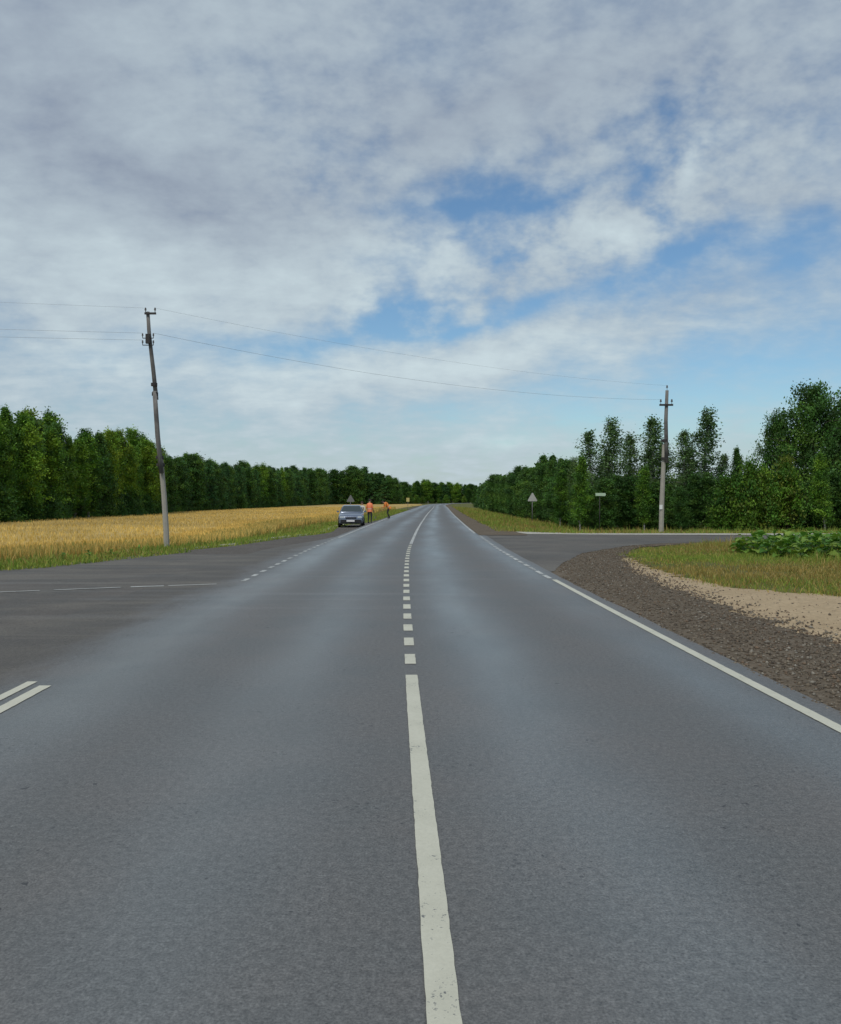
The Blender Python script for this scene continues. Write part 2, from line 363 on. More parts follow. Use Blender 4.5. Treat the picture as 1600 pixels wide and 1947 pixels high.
class MB:
    """collects simple solids into one mesh"""
    def __init__(s): s.v = []; s.f = []
    def add(s, V, F):
        b = len(s.v); s.v += [tuple(map(float, p)) for p in V]; s.f += [tuple(i + b for i in f) for f in F]; return s
    def box(s, c, d, rz=0.0, taper=1.0):
        x, y, z = (q / 2 for q in d); P = []
        for dz in (-z, z):
            t = taper if dz > 0 else 1.0
            for sx, sy in ((-1, -1), (1, -1), (1, 1), (-1, 1)):
                px, py = sx * x * t, sy * y * t
                P.append((c[0] + px * math.cos(rz) - py * math.sin(rz), c[1] + px * math.sin(rz) + py * math.cos(rz), c[2] + dz))
        return s.add(P, [(3, 2, 1, 0), (4, 5, 6, 7), (0, 1, 5, 4), (1, 2, 6, 5), (2, 3, 7, 6), (3, 0, 4, 7)])
    def tube(s, pts, rad, n=8, cap=True):
        pts = [Vector(p) for p in pts]
        if not hasattr(rad, '__len__'): rad = [rad] * len(pts)
        V, F = [], []
        for i, p in enumerate(pts):
            t = (pts[min(i + 1, len(pts) - 1)] - pts[max(i - 1, 0)]).normalized()
            ref = Vector((1, 0, 0)) if abs(t.x) < 0.8 else Vector((0, 1, 0))
            a = t.cross(ref).normalized(); b = t.cross(a)
            for k in range(n):
                w = 2 * math.pi * k / n
                V.append(p + (a * math.cos(w) + b * math.sin(w)) * rad[i])
        for i in range(len(pts) - 1):
            for k in range(n):
                F.append((i * n + k, i * n + (k + 1) % n, (i + 1) * n + (k + 1) % n, (i + 1) * n + k))
        if cap:
            F.append(tuple(range(n))); F.append(tuple((len(pts) - 1) * n + k for k in reversed(range(n))))
        return s.add(V, F)
    def lathe(s, prof, c=(0, 0, 0), axis='z', n=16):
        V, F = [], []
        for (r, h) in prof:
            for k in range(n):
                w = 2 * math.pi * k / n; a, b = r * math.cos(w), r * math.sin(w)
                V.append({'z': (c[0] + a, c[1] + b, c[2] + h), 'x': (c[0] + h, c[1] + a, c[2] + b), 'y': (c[0] + a, c[1] + h, c[2] + b)}[axis])
        for i in range(len(prof) - 1):
            for k in range(n): F.append((i * n + k, i * n + (k + 1) % n, (i + 1) * n + (k + 1) % n, (i + 1) * n + k))
        F.append(tuple(range(n))); F.append(tuple((len(prof) - 1) * n + k for k in reversed(range(n))))
        return s.add(V, F)
    def mesh(s, name, mat, smooth=False, bevel=0.0):
        bm = bmesh.new(); vs_ = [bm.verts.new(p) for p in s.v]
        for f in s.f:
            try: bm.faces.new([vs_[i] for i in f])
            except ValueError: pass
        if bevel:
            bmesh.ops.bevel(bm, geom=bm.edges[:], offset=bevel, segments=2, affect='EDGES', clamp_overlap=True)
        bmesh.ops.recalc_face_normals(bm, faces=bm.faces[:])
        me = bpy.data.meshes.new(name); bm.to_mesh(me); bm.free()
        if smooth:
            for p in me.polygons: p.use_smooth = True
        me.materials.append(mat)
        return me
    def build(s, name, mat, parent=None, smooth=False, bevel=0.0, loc=None):
        return obj(name, s.mesh(name, mat, smooth, bevel), parent, loc)

def smooth01(a, b, x):
    t = np.clip((np.asarray(x, float) - a) / (b - a), 0, 1)
    return t * t * (3 - 2 * t)

# ------------------------------------------------------------------ the lie of the land
_cy = np.array([-60, -30, -10, 2.5, 7.4, 16, 24.8, 35, 71, 150, 248, 300, 340, 380, 415, 450.])
_cx = np.array([1.6, 0.9, 0.4, 0.07, -0.08, -0.27, -0.36, -0.27, 0.35, 2.2, 4.8, 8, 14, 25, 42, 64.])
_m = np.gradient(_cx, _cy)
def road_c(y):
    y = np.clip(np.asarray(y, float), -60, 450)
    i = np.clip(np.searchsorted(_cy, y) - 1, 0, len(_cy) - 2)
    h = _cy[i + 1] - _cy[i]; t = (y - _cy[i]) / h
    return ((2*t**3 - 3*t**2 + 1) * _cx[i] + (t**3 - 2*t**2 + t) * h * _m[i] + (-2*t**3 + 3*t**2) * _cx[i + 1] + (t**3 - t**2) * h * _m[i + 1])
# left limit of everything paved or gravelled (the side road's flare, then the shoulder)
_by = np.array([-60, 9.5, 11.0, 13.0, 15.0, 19.1, 24.8, 28.5, 38, 46, 55, 64, 78, 100])
_bx = np.array([-90, -90, -60, -20., -13., -9.5, -7.75, -6.5, -5.1, -5.2, -5.75, -5.3, -4.5, -3.9])
def left_limit(y):
    y = np.asarray(y, float)
    b = np.interp(y, _by, _bx)
    return np.where(y > 100, road_c(y) - 4.9, b)
def ground_z(x, y):
    x = np.asarray(x, float); y = np.asarray(y, float)
    s = x - road_c(y)
    dl = left_limit(y) - x
    z = -0.62 * smooth01(0.2, 4.5, dl)
    z = z - 0.27 * smooth01(3.35, 4.05, -s) * smooth01(34, 50, y) * (1 - smooth01(0.2, 4.5, dl))
    z = z - 0.30 * smooth01(4.2, 9, s) * smooth01(37.5, 46, y)
    return z
def gz(x, y): return float(ground_z(x, y))
def at(px, d):            # x of a thing seen at photo column px, d metres away
    return (px - 800.0) / FPX * d

# ground: one sheet to the horizon, denser near the camera
xs = np.unique(np.concatenate([np.arange(-14, 26, 0.5), np.arange(-60, 80, 2.0), np.linspace(-1500, 1500, 61)]))
ys = np.unique(np.concatenate([np.arange(-10, 70, 0.5), np.arange(-60, 460, 3.0), np.linspace(-400, 2600, 61)]))
GX, GY = np.meshgrid(xs, ys)
GZ = ground_z(GX, GY) - 0.03
nx, ny = len(xs), len(ys)
I = np.arange(nx * ny).reshape(ny, nx)
Fq = np.stack([I[:-1, :-1], I[:-1, 1:], I[1:, 1:], I[1:, :-1]], -1).reshape(-1, 4)
g_me = np_mesh('ground', np.stack([GX, GY, GZ], -1).reshape(-1, 3), Fq, M['ground'], smooth=True)
tag(obj('ground', g_me), kind='structure')

def strip(name, mat, y0, y1, l, r, z, step=1.0, parent=None, cols=2, jl=0.0, jr=0.0):
    """a ribbon along the main road between lateral offsets l and r (numbers or functions of y)"""
    n = max(2, int(abs(y1 - y0) / step) + 1)
    yy = np.linspace(y0, y1, n)
    L = l(yy) if callable(l) else np.full(n, float(l)); R = r(yy) if callable(r) else np.full(n, float(r))
    if jl: L = L + rng.normal(0, jl, n)
    if jr: R = R + rng.normal(0, jr, n)
    c = road_c(yy)
    dx = np.gradient(c, yy) if n > 2 else np.full(n, (c[-1] - c[0]) / (y1 - y0))
    k = np.linspace(0, 1, cols)
    off = L[:, None] * (1 - k) + R[:, None] * k
    nl = np.sqrt(1 + dx ** 2)[:, None]
    X = c[:, None] + off / nl; Y = yy[:, None] - off * dx[:, None] / nl
    Z = np.full_like(X, 0.0) + (z(X, Y) if callable(z) else z)
    V = np.stack([X, Y, Z], -1).reshape(-1, 3)
    J = np.arange(n * cols).reshape(n, cols)
    F = np.stack([J[:-1, :-1], J[:-1, 1:], J[1:, 1:], J[1:, :-1]], -1).reshape(-1, 4)
    me = np_mesh(name, V, F, mat)
    uvl = me.uv_layers.new(name='lane')
    UV = np.stack([off, np.broadcast_to(yy[:, None], off.shape)], -1).reshape(-1, 2)
    uvl.data.foreach_set('uv', UV[F.ravel()].astype(np.float32).ravel())
    return obj(name, me, parent)
def sheet(name, mat, poly, z, jitter=0.0, step=0.35, parent=None):
    """a level sheet with a ragged outline"""
    P = []
    for i, (a, b) in enumerate(zip(poly, poly[1:] + poly[:1])):
        a, b = np.array(a[:2], float), np.array(b[:2], float)
        m = max(1, int(np.linalg.norm(b - a) / step)) if jitter else 1
        for k in range(m):
            q = a + (b - a) * k / m
            P.append(q + (rng.normal(0, jitter, 2) if jitter and k else 0))
    bm = bmesh.new()
    vv = [bm.verts.new((p[0], p[1], z)) for p in P]
    ee = [bm.edges.new((vv[i], vv[(i + 1) % len(vv)])) for i in range(len(vv))]
    bmesh.ops.triangle_fill(bm, use_beauty=True, edges=ee)
    bmesh.ops.recalc_face_normals(bm, faces=bm.faces[:])
    for f in bm.faces:
        if f.normal.z < 0: f.normal_flip()
    me = bpy.data.meshes.new(name); bm.to_mesh(me); bm.free()
    uvl = me.uv_layers.new(name='lane')
    for lp in me.loops:
        co = me.vertices[lp.vertex_index].co; uvl.data[lp.index].uv = (co.x, co.y)
    me.materials.append(mat)
    return obj(name, me, parent)

# sheets, lowest first: sand, gravel, side roads, main road, paint
sand_poly = [(5.0, -4), (4.3, 9.0), (4.1, 14.6), (4.4, 18.4), (5.0, 22.0), (5.7, 23.8), (5.55, 21.5), (5.35, 19), (5.35, 17), (5.5, 15.2), (6.2, 14.2), (7.2, 13.2), (9.5, 12.0), (16, 10.0), (30, 8.5), (30, -4)]
tag(sheet('dirt_track', M['sand'], sand_poly, -0.020, 0.10, 0.2), kind='structure')
gravel_poly = [(2.4, -5), (2.4, 19), (3.1, 22), (4.4, 25), (6.4, 28.2), (8.5, 30.3), (12, 31.6), (12, 31.0), (9.0, 29.4), (7.2, 27.6), (6.3, 25.4), (5.25, 22.0), (4.65, 18.4), (4.42, 14.6), (4.40, 11.5), (4.55, 9.0), (4.7, 4), (4.8, -5)]
tag(sheet('gravel_shoulder', M['gravel'], gravel_poly, -0.012, 0.085, 0.16), kind='structure')
# far shoulders of the main road
tag(strip('gravel_shoulder', M['gravel'], 36.5, 400, 2.8, lambda y: 3.9 + 0.9 * smooth01(52, 38, y), lambda X, Y: np.maximum(ground_z(X, Y) + 0.012, -0.5), 1.5, cols=5, jr=0.12), kind='structure')
def left_grit(y): return left_limit(y) - road_c(y) - 0.15
tag(strip('gravel_shoulder', M['gravel_dark'], 24, 400, left_grit, -3.0, lambda X, Y: ground_z(X, Y) - 0.004, 0.8, cols=9, jl=0.10), kind='structure')
tag(strip('sandy_verge', M['pale_grit'], 26, 62, lambda y: left_grit(y) - 0.40, lambda y: left_grit(y) + 0.12, lambda X, Y: ground_z(X, Y) + 0.012, 0.5, cols=4, jl=0.08, jr=0.08), kind='structure')
# left side road with its wide flare
left_poly = [(-2.6, -6), (-2.9, 9), (-3.0, 20), (-3.0, 33.0), (-3.6, 34.5), (-4.9, 35.0), (-5.1, 33.5), (-5.9, 30.0), (-6.3, 28.5), (-7.0, 26.8), (-7.6, 24.8), (-8.4, 21.9), (-9.35, 19.1), (-10.8, 16.9), (-12.8, 15.1), (-20, 13.1), (-60, 11.1), (-90, 9.7), (-90, 2.0), (-30, 2.2), (-12, 1.0), (-7.5, -2.0), (-5.5, -6)]
side_l = tag(sheet('side_road', M['asphalt_old'], left_poly, -0.006, 0.03, 0.5), kind='structure')
# right side road
right_poly = [(2.4, 17.3), (2.95, 18.4), (3.40, 20.3), (4.65, 24.3), (6.85, 28.2), (8.5, 29.9), (12, 31.4), (20, 32.0), (60, 32.5), (120, 33), (120, 37.5), (60, 37.0), (20, 36.6), (9.7, 36.9), (5.0, 37.6), (3.6, 38.6), (2.9, 40.0), (2.4, 41)]
side_r = tag(sheet('side_road', M['asphalt_old'], right_poly, -0.004, 0.02, 0.5), kind='structure')
pale_poly = [(3.5, 38.9), (4.9, 37.75), (9.7, 37.0), (20, 36.7), (60, 37.1), (60, 38.6), (20, 38.4), (9.7, 38.7), (6.0, 39.5), (4.3, 41.3)]
tag(sheet('sandy_verge', M['pale_grit'], pale_poly, 0.006, 0.05, 0.5), kind='structure')
road = tag(strip('main_road', M['asphalt'], -60, 450, lambda y: -3.28 - 1.3 * smooth01(36, 24, y), 3.10, 0.0, 1.0, cols=5, jl=0.008, jr=0.012), kind='structure')

ZP = 0.005
def mark(name, y0, y1, u0, w=0.10, mat='paint', step=0.5):
    o = strip(name, M[mat], y0, y1, u0 - w / 2, u0 + w / 2, ZP, min(step, 0.06) if y0 < 16 and y1 < 17 else step, parent=road, cols=2, jl=0.0011, jr=0.0011)
    return o
mark('centre_line', -8, 7.40, 0.0, 0.105, 'paint', 0.4)
def dashes(u, y0, y1, w=0.10, mat='paint', on=0.5, off=0.5, name='dash'):
    y = y0
    while y < y1:
        mark(name, y, min(y + on, y1), u, w * random.uniform(0.95, 1.05), mat, 0.5); y += on + off
dashes(0.0, 7.90, 29.0, 0.105)
mark('centre_line', 29.4, 400, 0.0, 0.11, 'paint_worn', 2.0)
mark('edge_line', -8, 16.2, 2.86, 0.10, 'paint', 0.5)
dashes(2.82, 16.45, 25.4, 0.10, 'paint_worn', 0.75, 0.25)
dashes(2.80, 25.45, 36.0, 0.10, 'paint_worn', 0.6, 0.4)
mark('edge_line', 38.5, 400, 2.72, 0.10, 'paint_worn', 2.0)
mark('edge_line', -8, 7.06, -3.05, 0.10, 'paint', 0.5)
mark('edge_line', -8, 7.22, -3.225, 0.085, 'paint', 0.5)
dashes(-3.10, 16.0, 33.5, 0.10, 'paint_worn')
mark('edge_line', 34.0, 400, -3.05, 0.10, 'paint_worn', 2.0)
# worn stripe across the left mouth
def free_line(name, a, b, w, mat, z, parent):
    a, b = Vector((*a, z)), Vector((*b, z)); n = Vector((-(b - a).y, (b - a).x, 0)).normalized() * w / 2
    mb = MB(); mb.add([a - n, b - n, b + n, a + n], [(0, 1, 2, 3)])
    o = mb.build(name, M[mat], parent)
    return o
free_line('worn_stripe', (-3.75, 15.45), (-4.55, 15.15), 0.10, 'paint_dust', 0.0015, side_l)
free_line('worn_stripe', (-4.62, 15.12), (-5.15, 14.92), 0.13, 'paint_worn', 0.0015, side_l)
free_line('worn_stripe', (-5.3, 14.86), (-6.3, 14.42), 0.10, 'paint_dust', 0.0015, side_l)
free_line('worn_stripe', (-6.5, 14.33), (-9.5, 13.0), 0.10, 'paint_dust', 0.0015, side_l)
free_line('edge_line', (6.5, 37.15), (60, 36.75), 0.12, 'paint_worn', 0.0045, side_r)

# ------------------------------------------------------------------ loose stones on the gravel
def in_poly(x, y, poly):
    c = np.zeros(len(x), bool); n = len(poly)
    for i in range(n):
        x1, y1 = poly[i]; x2, y2 = poly[(i + 1) % n]
        k = ((y1 > y) != (y2 > y)) & (x < (x2 - x1) * (y - y1) / (y2 - y1 + 1e-12) + x1)
        c ^= k
    return c
OCT = np.array([(1, 0, 0), (0, 1, 0), (-1, 0, 0), (0, -1, 0), (0, 0, 1), (0, 0, -1)], float)
OCF = np.array([(0, 1, 4), (1, 2, 4), (2, 3, 4), (3, 0, 4), (1, 0, 5), (2, 1, 5), (3, 2, 5), (0, 3, 5)])
def stones(name, X, Y, Z, size, cols, label):
    n = len(X)
    V = OCT[None] * rng.uniform(0.6, 1.25, (n, 6, 1)) * size[:, None, None]
    V = V + rng.normal(0, 0.12, V.shape) * size[:, None, None]
    a = rng.uniform(0, 6.28, n); ca, sa = np.cos(a)[:, None], np.sin(a)[:, None]
    V = np.stack([V[..., 0] * ca - V[..., 1] * sa, V[..., 0] * sa + V[..., 1] * ca, V[..., 2] * 0.7], -1)
    V += np.stack([X, Y, Z], -1)[:, None]
    F = (OCF[None] + (np.arange(n) * 6)[:, None, None]).reshape(-1, 3)
    c = np.asarray(cols)[rng.integers(0, len(cols), n)] * rng.uniform(0.8, 1.2, (n, 1))
    o = obj(name, np_mesh(name, V.reshape(-1, 3), F, M['stone'], np.repeat(c, 6, 0)))
    return tag(o, label, None, None, 'stuff')
M['stone'] = leaf_mat('stone_chips', 0.0, 0.9, 0.0)
N0 = 60000
yy = 5.0 + 24 * rng.random(N0) ** 1.7; xx = rng.uniform(2.9, 8, N0)
keep = in_poly(xx, yy, gravel_poly) & (xx > road_c(yy) + 3.25 + 0.12 * rng.random(N0))
inside_asph = in_poly(xx, yy, right_poly)
keep &= ~inside_asph
xx, yy = xx[keep][:15000], yy[keep][:15000]
ys_ = 6.5 + 17 * rng.random(2600) ** 1.5; xs_ = np.interp(ys_, [4, 9, 11.5, 14.6, 18.4, 22], [4.7, 4.55, 4.4, 4.42, 4.65, 5.25]) + rng.exponential(0.22, 2600)
yk_ = 5.0 + 12 * rng.random(1500) ** 1.5; xk_ = road_c(yk_) + 3.06 + rng.exponential(0.10, 1500)
xx = np.concatenate([xx, xs_, xk_]); yy = np.concatenate([yy, ys_, yk_])
stones('gravel_stones', xx, yy, np.full(len(xx), -0.006), rng.gamma(2.2, 0.0052, len(xx)).clip(0.004, 0.026),
       [(0.15, 0.118, 0.085), (0.115, 0.092, 0.070), (0.085, 0.070, 0.055), (0.19, 0.16, 0.12), (0.25, 0.225, 0.185), (0.17, 0.120, 0.082), (0.13, 0.105, 0.078), (0.16, 0.13, 0.095)], 'loose crushed stones covering the right gravel shoulder')
n = 3000
yy = rng.uniform(7, 24, n); xx = rng.uniform(4.2, 9, n); k = in_poly(xx, yy, sand_poly); xx, yy = xx[k], yy[k]
stones('sand_pebbles', xx, yy, np.full(len(xx), -0.018), (rng.gamma(2.0, 0.0055, len(xx)) * np.where(xx < 4.9, 1.2, 0.9)).clip(0.004, 0.04),
       [(0.26, 0.19, 0.13), (0.33, 0.26, 0.19), (0.18, 0.13, 0.09), (0.12, 0.10, 0.08)], 'scattered pebbles and clods on the sandy track')

# ------------------------------------------------------------------ grass
def blades(X, Y, Z, h, w, col, lean=0.35, jit=0.25):
    n = len(X)
    a = rng.uniform(0, 6.283, n); d = np.stack([np.cos(a), np.sin(a), np.zeros(n)], -1)
    b = rng.uniform(0, 6.283, n); L = np.abs(rng.normal(0, lean, n))
    tip = np.stack([np.cos(b) * L * h, np.sin(b) * L * h, h], -1)
    P = np.stack([X, Y, Z], -1)
    mid = P + tip * 0.55 * np.array([0.7, 0.7, 1.0])
    V = np.stack([P - d * w[:, None], P + d * w[:, None], mid + d * w[:, None] * 0.75, P + tip, mid - d * w[:, None] * 0.75], 1)
    i0 = np.arange(n)[:, None] * 5
    F = np.concatenate([i0 + [0, 1, 2], i0 + [0, 2, 4], i0 + [4, 2, 3]], 0)
    c = col * rng.uniform(1 - jit, 1 + jit, (n, 1))
    return V.reshape(-1, 3), F, np.repeat(c, 5, 0)
def pick(pal, n, p=None):
    return np.asarray(pal, float)[rng.choice(len(pal), n, p=p)]
def vnoise(x, y, s, seed=0):
    """cheap smooth 2-D value noise"""
    r = np.random.default_rng(seed).random((64, 64))
    u, v = x / s, y / s; iu, iv = np.floor(u).astype(int), np.floor(v).astype(int)
    fu, fv = u - iu, v - iv; fu = fu * fu * (3 - 2 * fu); fv = fv * fv * (3 - 2 * fv)
    g = lambda i, j: r[i % 64, j % 64]
    return (g(iu, iv) * (1 - fu) + g(iu + 1, iv) * fu) * (1 - fv) + (g(iu, iv + 1) * (1 - fu) + g(iu + 1, iv + 1) * fu) * fv
GREEN = [(0.2175, 0.3058, 0.048), (0.2876, 0.3432, 0.06), (0.1543, 0.2434, 0.0408), (0.3367, 0.3432, 0.078)]
DRY = [(0.40, 0.285, 0.085), (0.33, 0.235, 0.07), (0.44, 0.335, 0.13), (0.28, 0.22, 0.06), (0.24, 0.235, 0.06)]
# right corner: dry grass round the junction corner
gp = [(5.7, 23.9), (5.5, 21.5), (5.3, 19), (5.3, 17), (5.45, 15.2), (6.2, 14.2), (7.2, 13.2), (9.5, 12.0), (16, 10.2), (26, 9.2), (26, 31.5), (12.0, 30.8), (9.2, 29.2), (7.4, 27.4), (6.4, 25.2)]
n = 300000
X = rng.uniform(5, 25, n); Y = rng.uniform(9.5, 31.4, n)
k = in_poly(X + rng.normal(0, 0.16, n), Y + rng.normal(0, 0.16, n), gp) & (X < Y * 0.62 + 2.0)
k &= rng.random(n) < np.clip(vnoise(X, Y, 0.7, 5) * 1.5 + 0.1, 0.05, 1)
X, Y = X[k], Y[k]
dry = np.clip(vnoise(X, Y, 1.6, 1) * 0.9 + vnoise(X, Y, 4.5, 2) * 0.6 - smooth01(17.5, 25, Y) * 0.42 - smooth01(9, 13, X) * 0.25 - 0.06, 0, 1)
isdry = rng.random(len(X)) < dry
col = np.where(isdry[:, None], pick(DRY, len(X)), pick(GREEN, len(X)))
h = rng.gamma(4, 0.013, len(X)).clip(0.02, 0.22) * np.where(isdry, 1.2, 0.95)
h *= 0.55 + 0.75 * vnoise(X, Y, 1.1, 9)
h *= 1 + 1.6 * smooth01(9.0, 10.5, X) * smooth01(19.6, 21.5, Y) * (rng.random(len(X)) < 0.5)
V, F, C = blades(X, Y, np.full(len(X), -0.03), h, rng.uniform(0.005, 0.011, len(X)), col, 0.45)
tag(obj('corner_grass', np_mesh('corner_grass', V, F, M['grass'], C)), 'half dry yellow and green grass on the right corner', None, None, 'stuff')

# left verge: greener, next to the flare and along the shoulder
def verge(nb, y0, y1, pw, reach, dens_seed, dry_bias, hmean):
    Y = y0 + (y1 - y0) * rng.random(nb) ** pw
    D = rng.uniform(-0.15, 1.0, nb) * reach
    D = np.where((Y > 25) & (Y < 62) & (D < 0.4), D + 0.6, D)
    X = left_limit(Y) - 0.1 - D
    return X, Y, D
X, Y, D = verge(240000, 13.2, 150, 2.5, 7.0, 3, 0, 0.2)
k = (X > -Y * 0.62 - 2); X, Y, D = X[k], Y[k], D[k]
isdry = rng.random(len(X)) < np.clip(0.06 + 0.13 * D + 0.6 * (vnoise(X, Y, 2.0, 4) - 0.5), 0.03, 0.85)
col = np.where(isdry[:, None], pick(DRY, len(X)), pick(GREEN, len(X)))
h = rng.gamma(4, 0.034, len(X)).clip(0.04, 0.5) * (0.5 + 0.9 * vnoise(X, Y, 1.3, 8)) * (0.6 + 0.4 * smooth01(0, 1.2, D))
V, F, C = blades(X, Y, ground_z(X, Y) - 0.03, h, rng.uniform(0.006, 0.014, len(X)) * (1 + Y / 60), col, 0.4)
tag(obj('verge_grass', np_mesh('verge_grass', V, F, M['grass'], C)), 'green roadside grass between left asphalt and wheat field', None, None, 'stuff')

# right verge beyond the side road
n = 90000
Y = 38.2 + 130 * rng.random(n) ** 2.2; S = rng.uniform(3.9, 16, n) ; S = np.where(Y < 52, rng.uniform(3.9, 34, n), S)
X = road_c(Y) + S
k = (Y > 38.5 + 2.0 * smooth01(7.5, 4.2, S)) ; X, Y, S = X[k], Y[k], S[k]
isdry = rng.random(len(X)) < np.clip(0.42 + 0.9 * (vnoise(X, Y, 2.2, 6) - 0.5) - 0.25 * smooth01(10, 18, S), 0.05, 0.9)
col = np.where(isdry[:, None], pick(DRY, len(X)), pick(GREEN, len(X)))
h = rng.gamma(4, 0.04, len(X)).clip(0.05, 0.5) * (0.45 + 0.8 * vnoise(X, Y, 1.7, 12))
V, F, C = blades(X, Y, ground_z(X, Y) - 0.03, h, rng.uniform(0.008, 0.016, len(X)) * (1 + Y / 80), col, 0.4)
tag(obj('verge_grass', np_mesh('verge_grass', V, F, M['grass'], C)), 'low mixed grass in front of the right-hand trees', None, None, 'stuff')

# ------------------------------------------------------------------ ripe wheat
def field_edge(y): return left_limit(y) - 3.9 - 2.0 * smooth01(36, 24, y) - 1.4 * (vnoise(np.asarray(y, float), np.asarray(y, float) * 0, 5.0, 21) - 0.5)
WH = 0.62
yy = np.concatenate([np.arange(10.5, 60, 0.5), np.arange(60, 130, 1.5), np.arange(130, 316, 4.0)])
kk = np.concatenate([[0, 0.01, 0.03, 0.06], np.linspace(0.1, 1, 28)])
E = np.maximum(field_edge(yy), -70); Wd = np.maximum(E + 74, 2.0)
X = E[:, None] - Wd[:, None] * kk; Y = np.broadcast_to(yy[:, None], X.shape)
Z = ground_z(X, Y) + WH * smooth01(0, 1.0, Wd[:, None] * kk) * 0.9 - 0.05 + (vnoise(X, Y, 1.4, 31) - 0.5) * 0.10 + (vnoise(X, Y, 9, 32) - 0.5) * 0.10
J = np.arange(X.size).reshape(X.shape)
F0 = np.stack([J[:-1, :-1], J[1:, :-1], J[1:, 1:], J[:-1, 1:]], -1).reshape(-1, 4)
V0 = np.stack([X, Y, Z], -1).reshape(-1, 3)
WPAL = [(0.72, 0.50, 0.165), (0.76, 0.54, 0.19), (0.62, 0.43, 0.135), (0.70, 0.50, 0.175)]
C0 = np.array([0.68, 0.475, 0.16]) * (0.74 + 0.30 * vnoise(V0[:, 0], V0[:, 1], 3.0, 33) + 0.26 * vnoise(V0[:, 0] * 0.3, V0[:, 1], 7.0, 34))[:, None]
n = 210000
Y = 14 + 170 * rng.random(n) ** 2.0
D = np.where(rng.random(n) < 0.3, rng.uniform(-0.3, 3.0, n), 60 * rng.random(n) ** 1.5)
X = field_edge(Y) - D
k = (X > -0.6 * Y - 3) & (X > -40); X, Y, D = X[k], Y[k], D[k]
base = ground_z(X, Y)
hh = WH * rng.uniform(0.84, 1.12, len(X))
lo = np.where(D < 1.0, 0.0, hh - 0.17)
V1, F1, C1 = blades(X, Y, base + lo + (vnoise(X, Y, 9, 32) - 0.5) * 0.10, hh - lo, rng.uniform(0.006, 0.013, len(X)) * (1 + Y / 45), pick(WPAL, len(X)) * (0.76 + 0.30 * vnoise(X, Y, 3.0, 33) + 0.26 * vnoise(X * 0.3, Y, 7.0, 34))[:, None], 0.25, 0.3)
grn = (D < 1.6) & (rng.random(len(X)) < 0.35)
C1 = C1.reshape(-1, 5, 3); C1[grn] = np.array([0.30, 0.29, 0.09]); C1 = C1.reshape(-1, 3)
F0t = np.concatenate([F0[:, [0, 1, 2]], F0[:, [0, 2, 3]]])
tag(obj('wheat_field', np_mesh('wheat_field', np.concatenate([V0, V1]), np.concatenate([F0t, F1 + len(V0)]), M['wheat'], np.concatenate([C0, C1]))),
    'golden ripe wheat field between the left road and the woods', None, None, 'stuff')

# ------------------------------------------------------------------ trees
def limbs(mb_v, mb_f, p0, p1, r0, r1, n=5, mid=None):
    pts = [p0, p1] if mid is None else [p0, mid, p1]
    rr = [r0, r1] if mid is None else [r0, (r0 + r1) * 0.55, r1]
    t = (p1 - p0); t = t / (np.linalg.norm(t) + 1e-9)
    ref = np.array([1.0, 0, 0]) if abs(t[0]) < 0.8 else np.array([0, 1.0, 0])
    a = np.cross(t, ref); a /= np.linalg.norm(a); b = np.cross(t, a)
    base = len(mb_v)
    w = np.arange(n) * 2 * math.pi / n
    for p, r in zip(pts, rr):
        for q in w: mb_v.append(p + (a * math.cos(q) + b * math.sin(q)) * r)
    for i in range(len(pts) - 1):
        for k in range(n):
            mb_f.append((base + i * n + k, base + i * n + (k + 1) % n, base + (i + 1) * n + (k + 1) % n, base + (i + 1) * n + k))
def leaf_quads(P, size, asp, tint, droop=0.0, outward=None):
    n = len(P)
    nrm = rng.normal(0, 1, (n, 3)); nrm[:, 2] += 0.5
    if outward is not None: nrm += outward * 1.2
    nrm /= np.linalg.norm(nrm, axis=1)[:, None]
    ref = rng.normal(0, 1, (n, 3)); ref[:, 2] -= droop
    u = ref - nrm * (ref * nrm).sum(1)[:, None]; u /= np.linalg.norm(u, axis=1)[:, None] + 1e-9
    v = np.cross(nrm, u)
    s = size[:, None]
    V = np.stack([P - u * s, P + v * s * asp + nrm * s * 0.15, P + u * s, P - v * s * asp + nrm * s * 0.15], 1)
    F = np.arange(n * 4).reshape(n, 4)
    return V.reshape(-1, 3), F, np.repeat(tint, 4, 0)
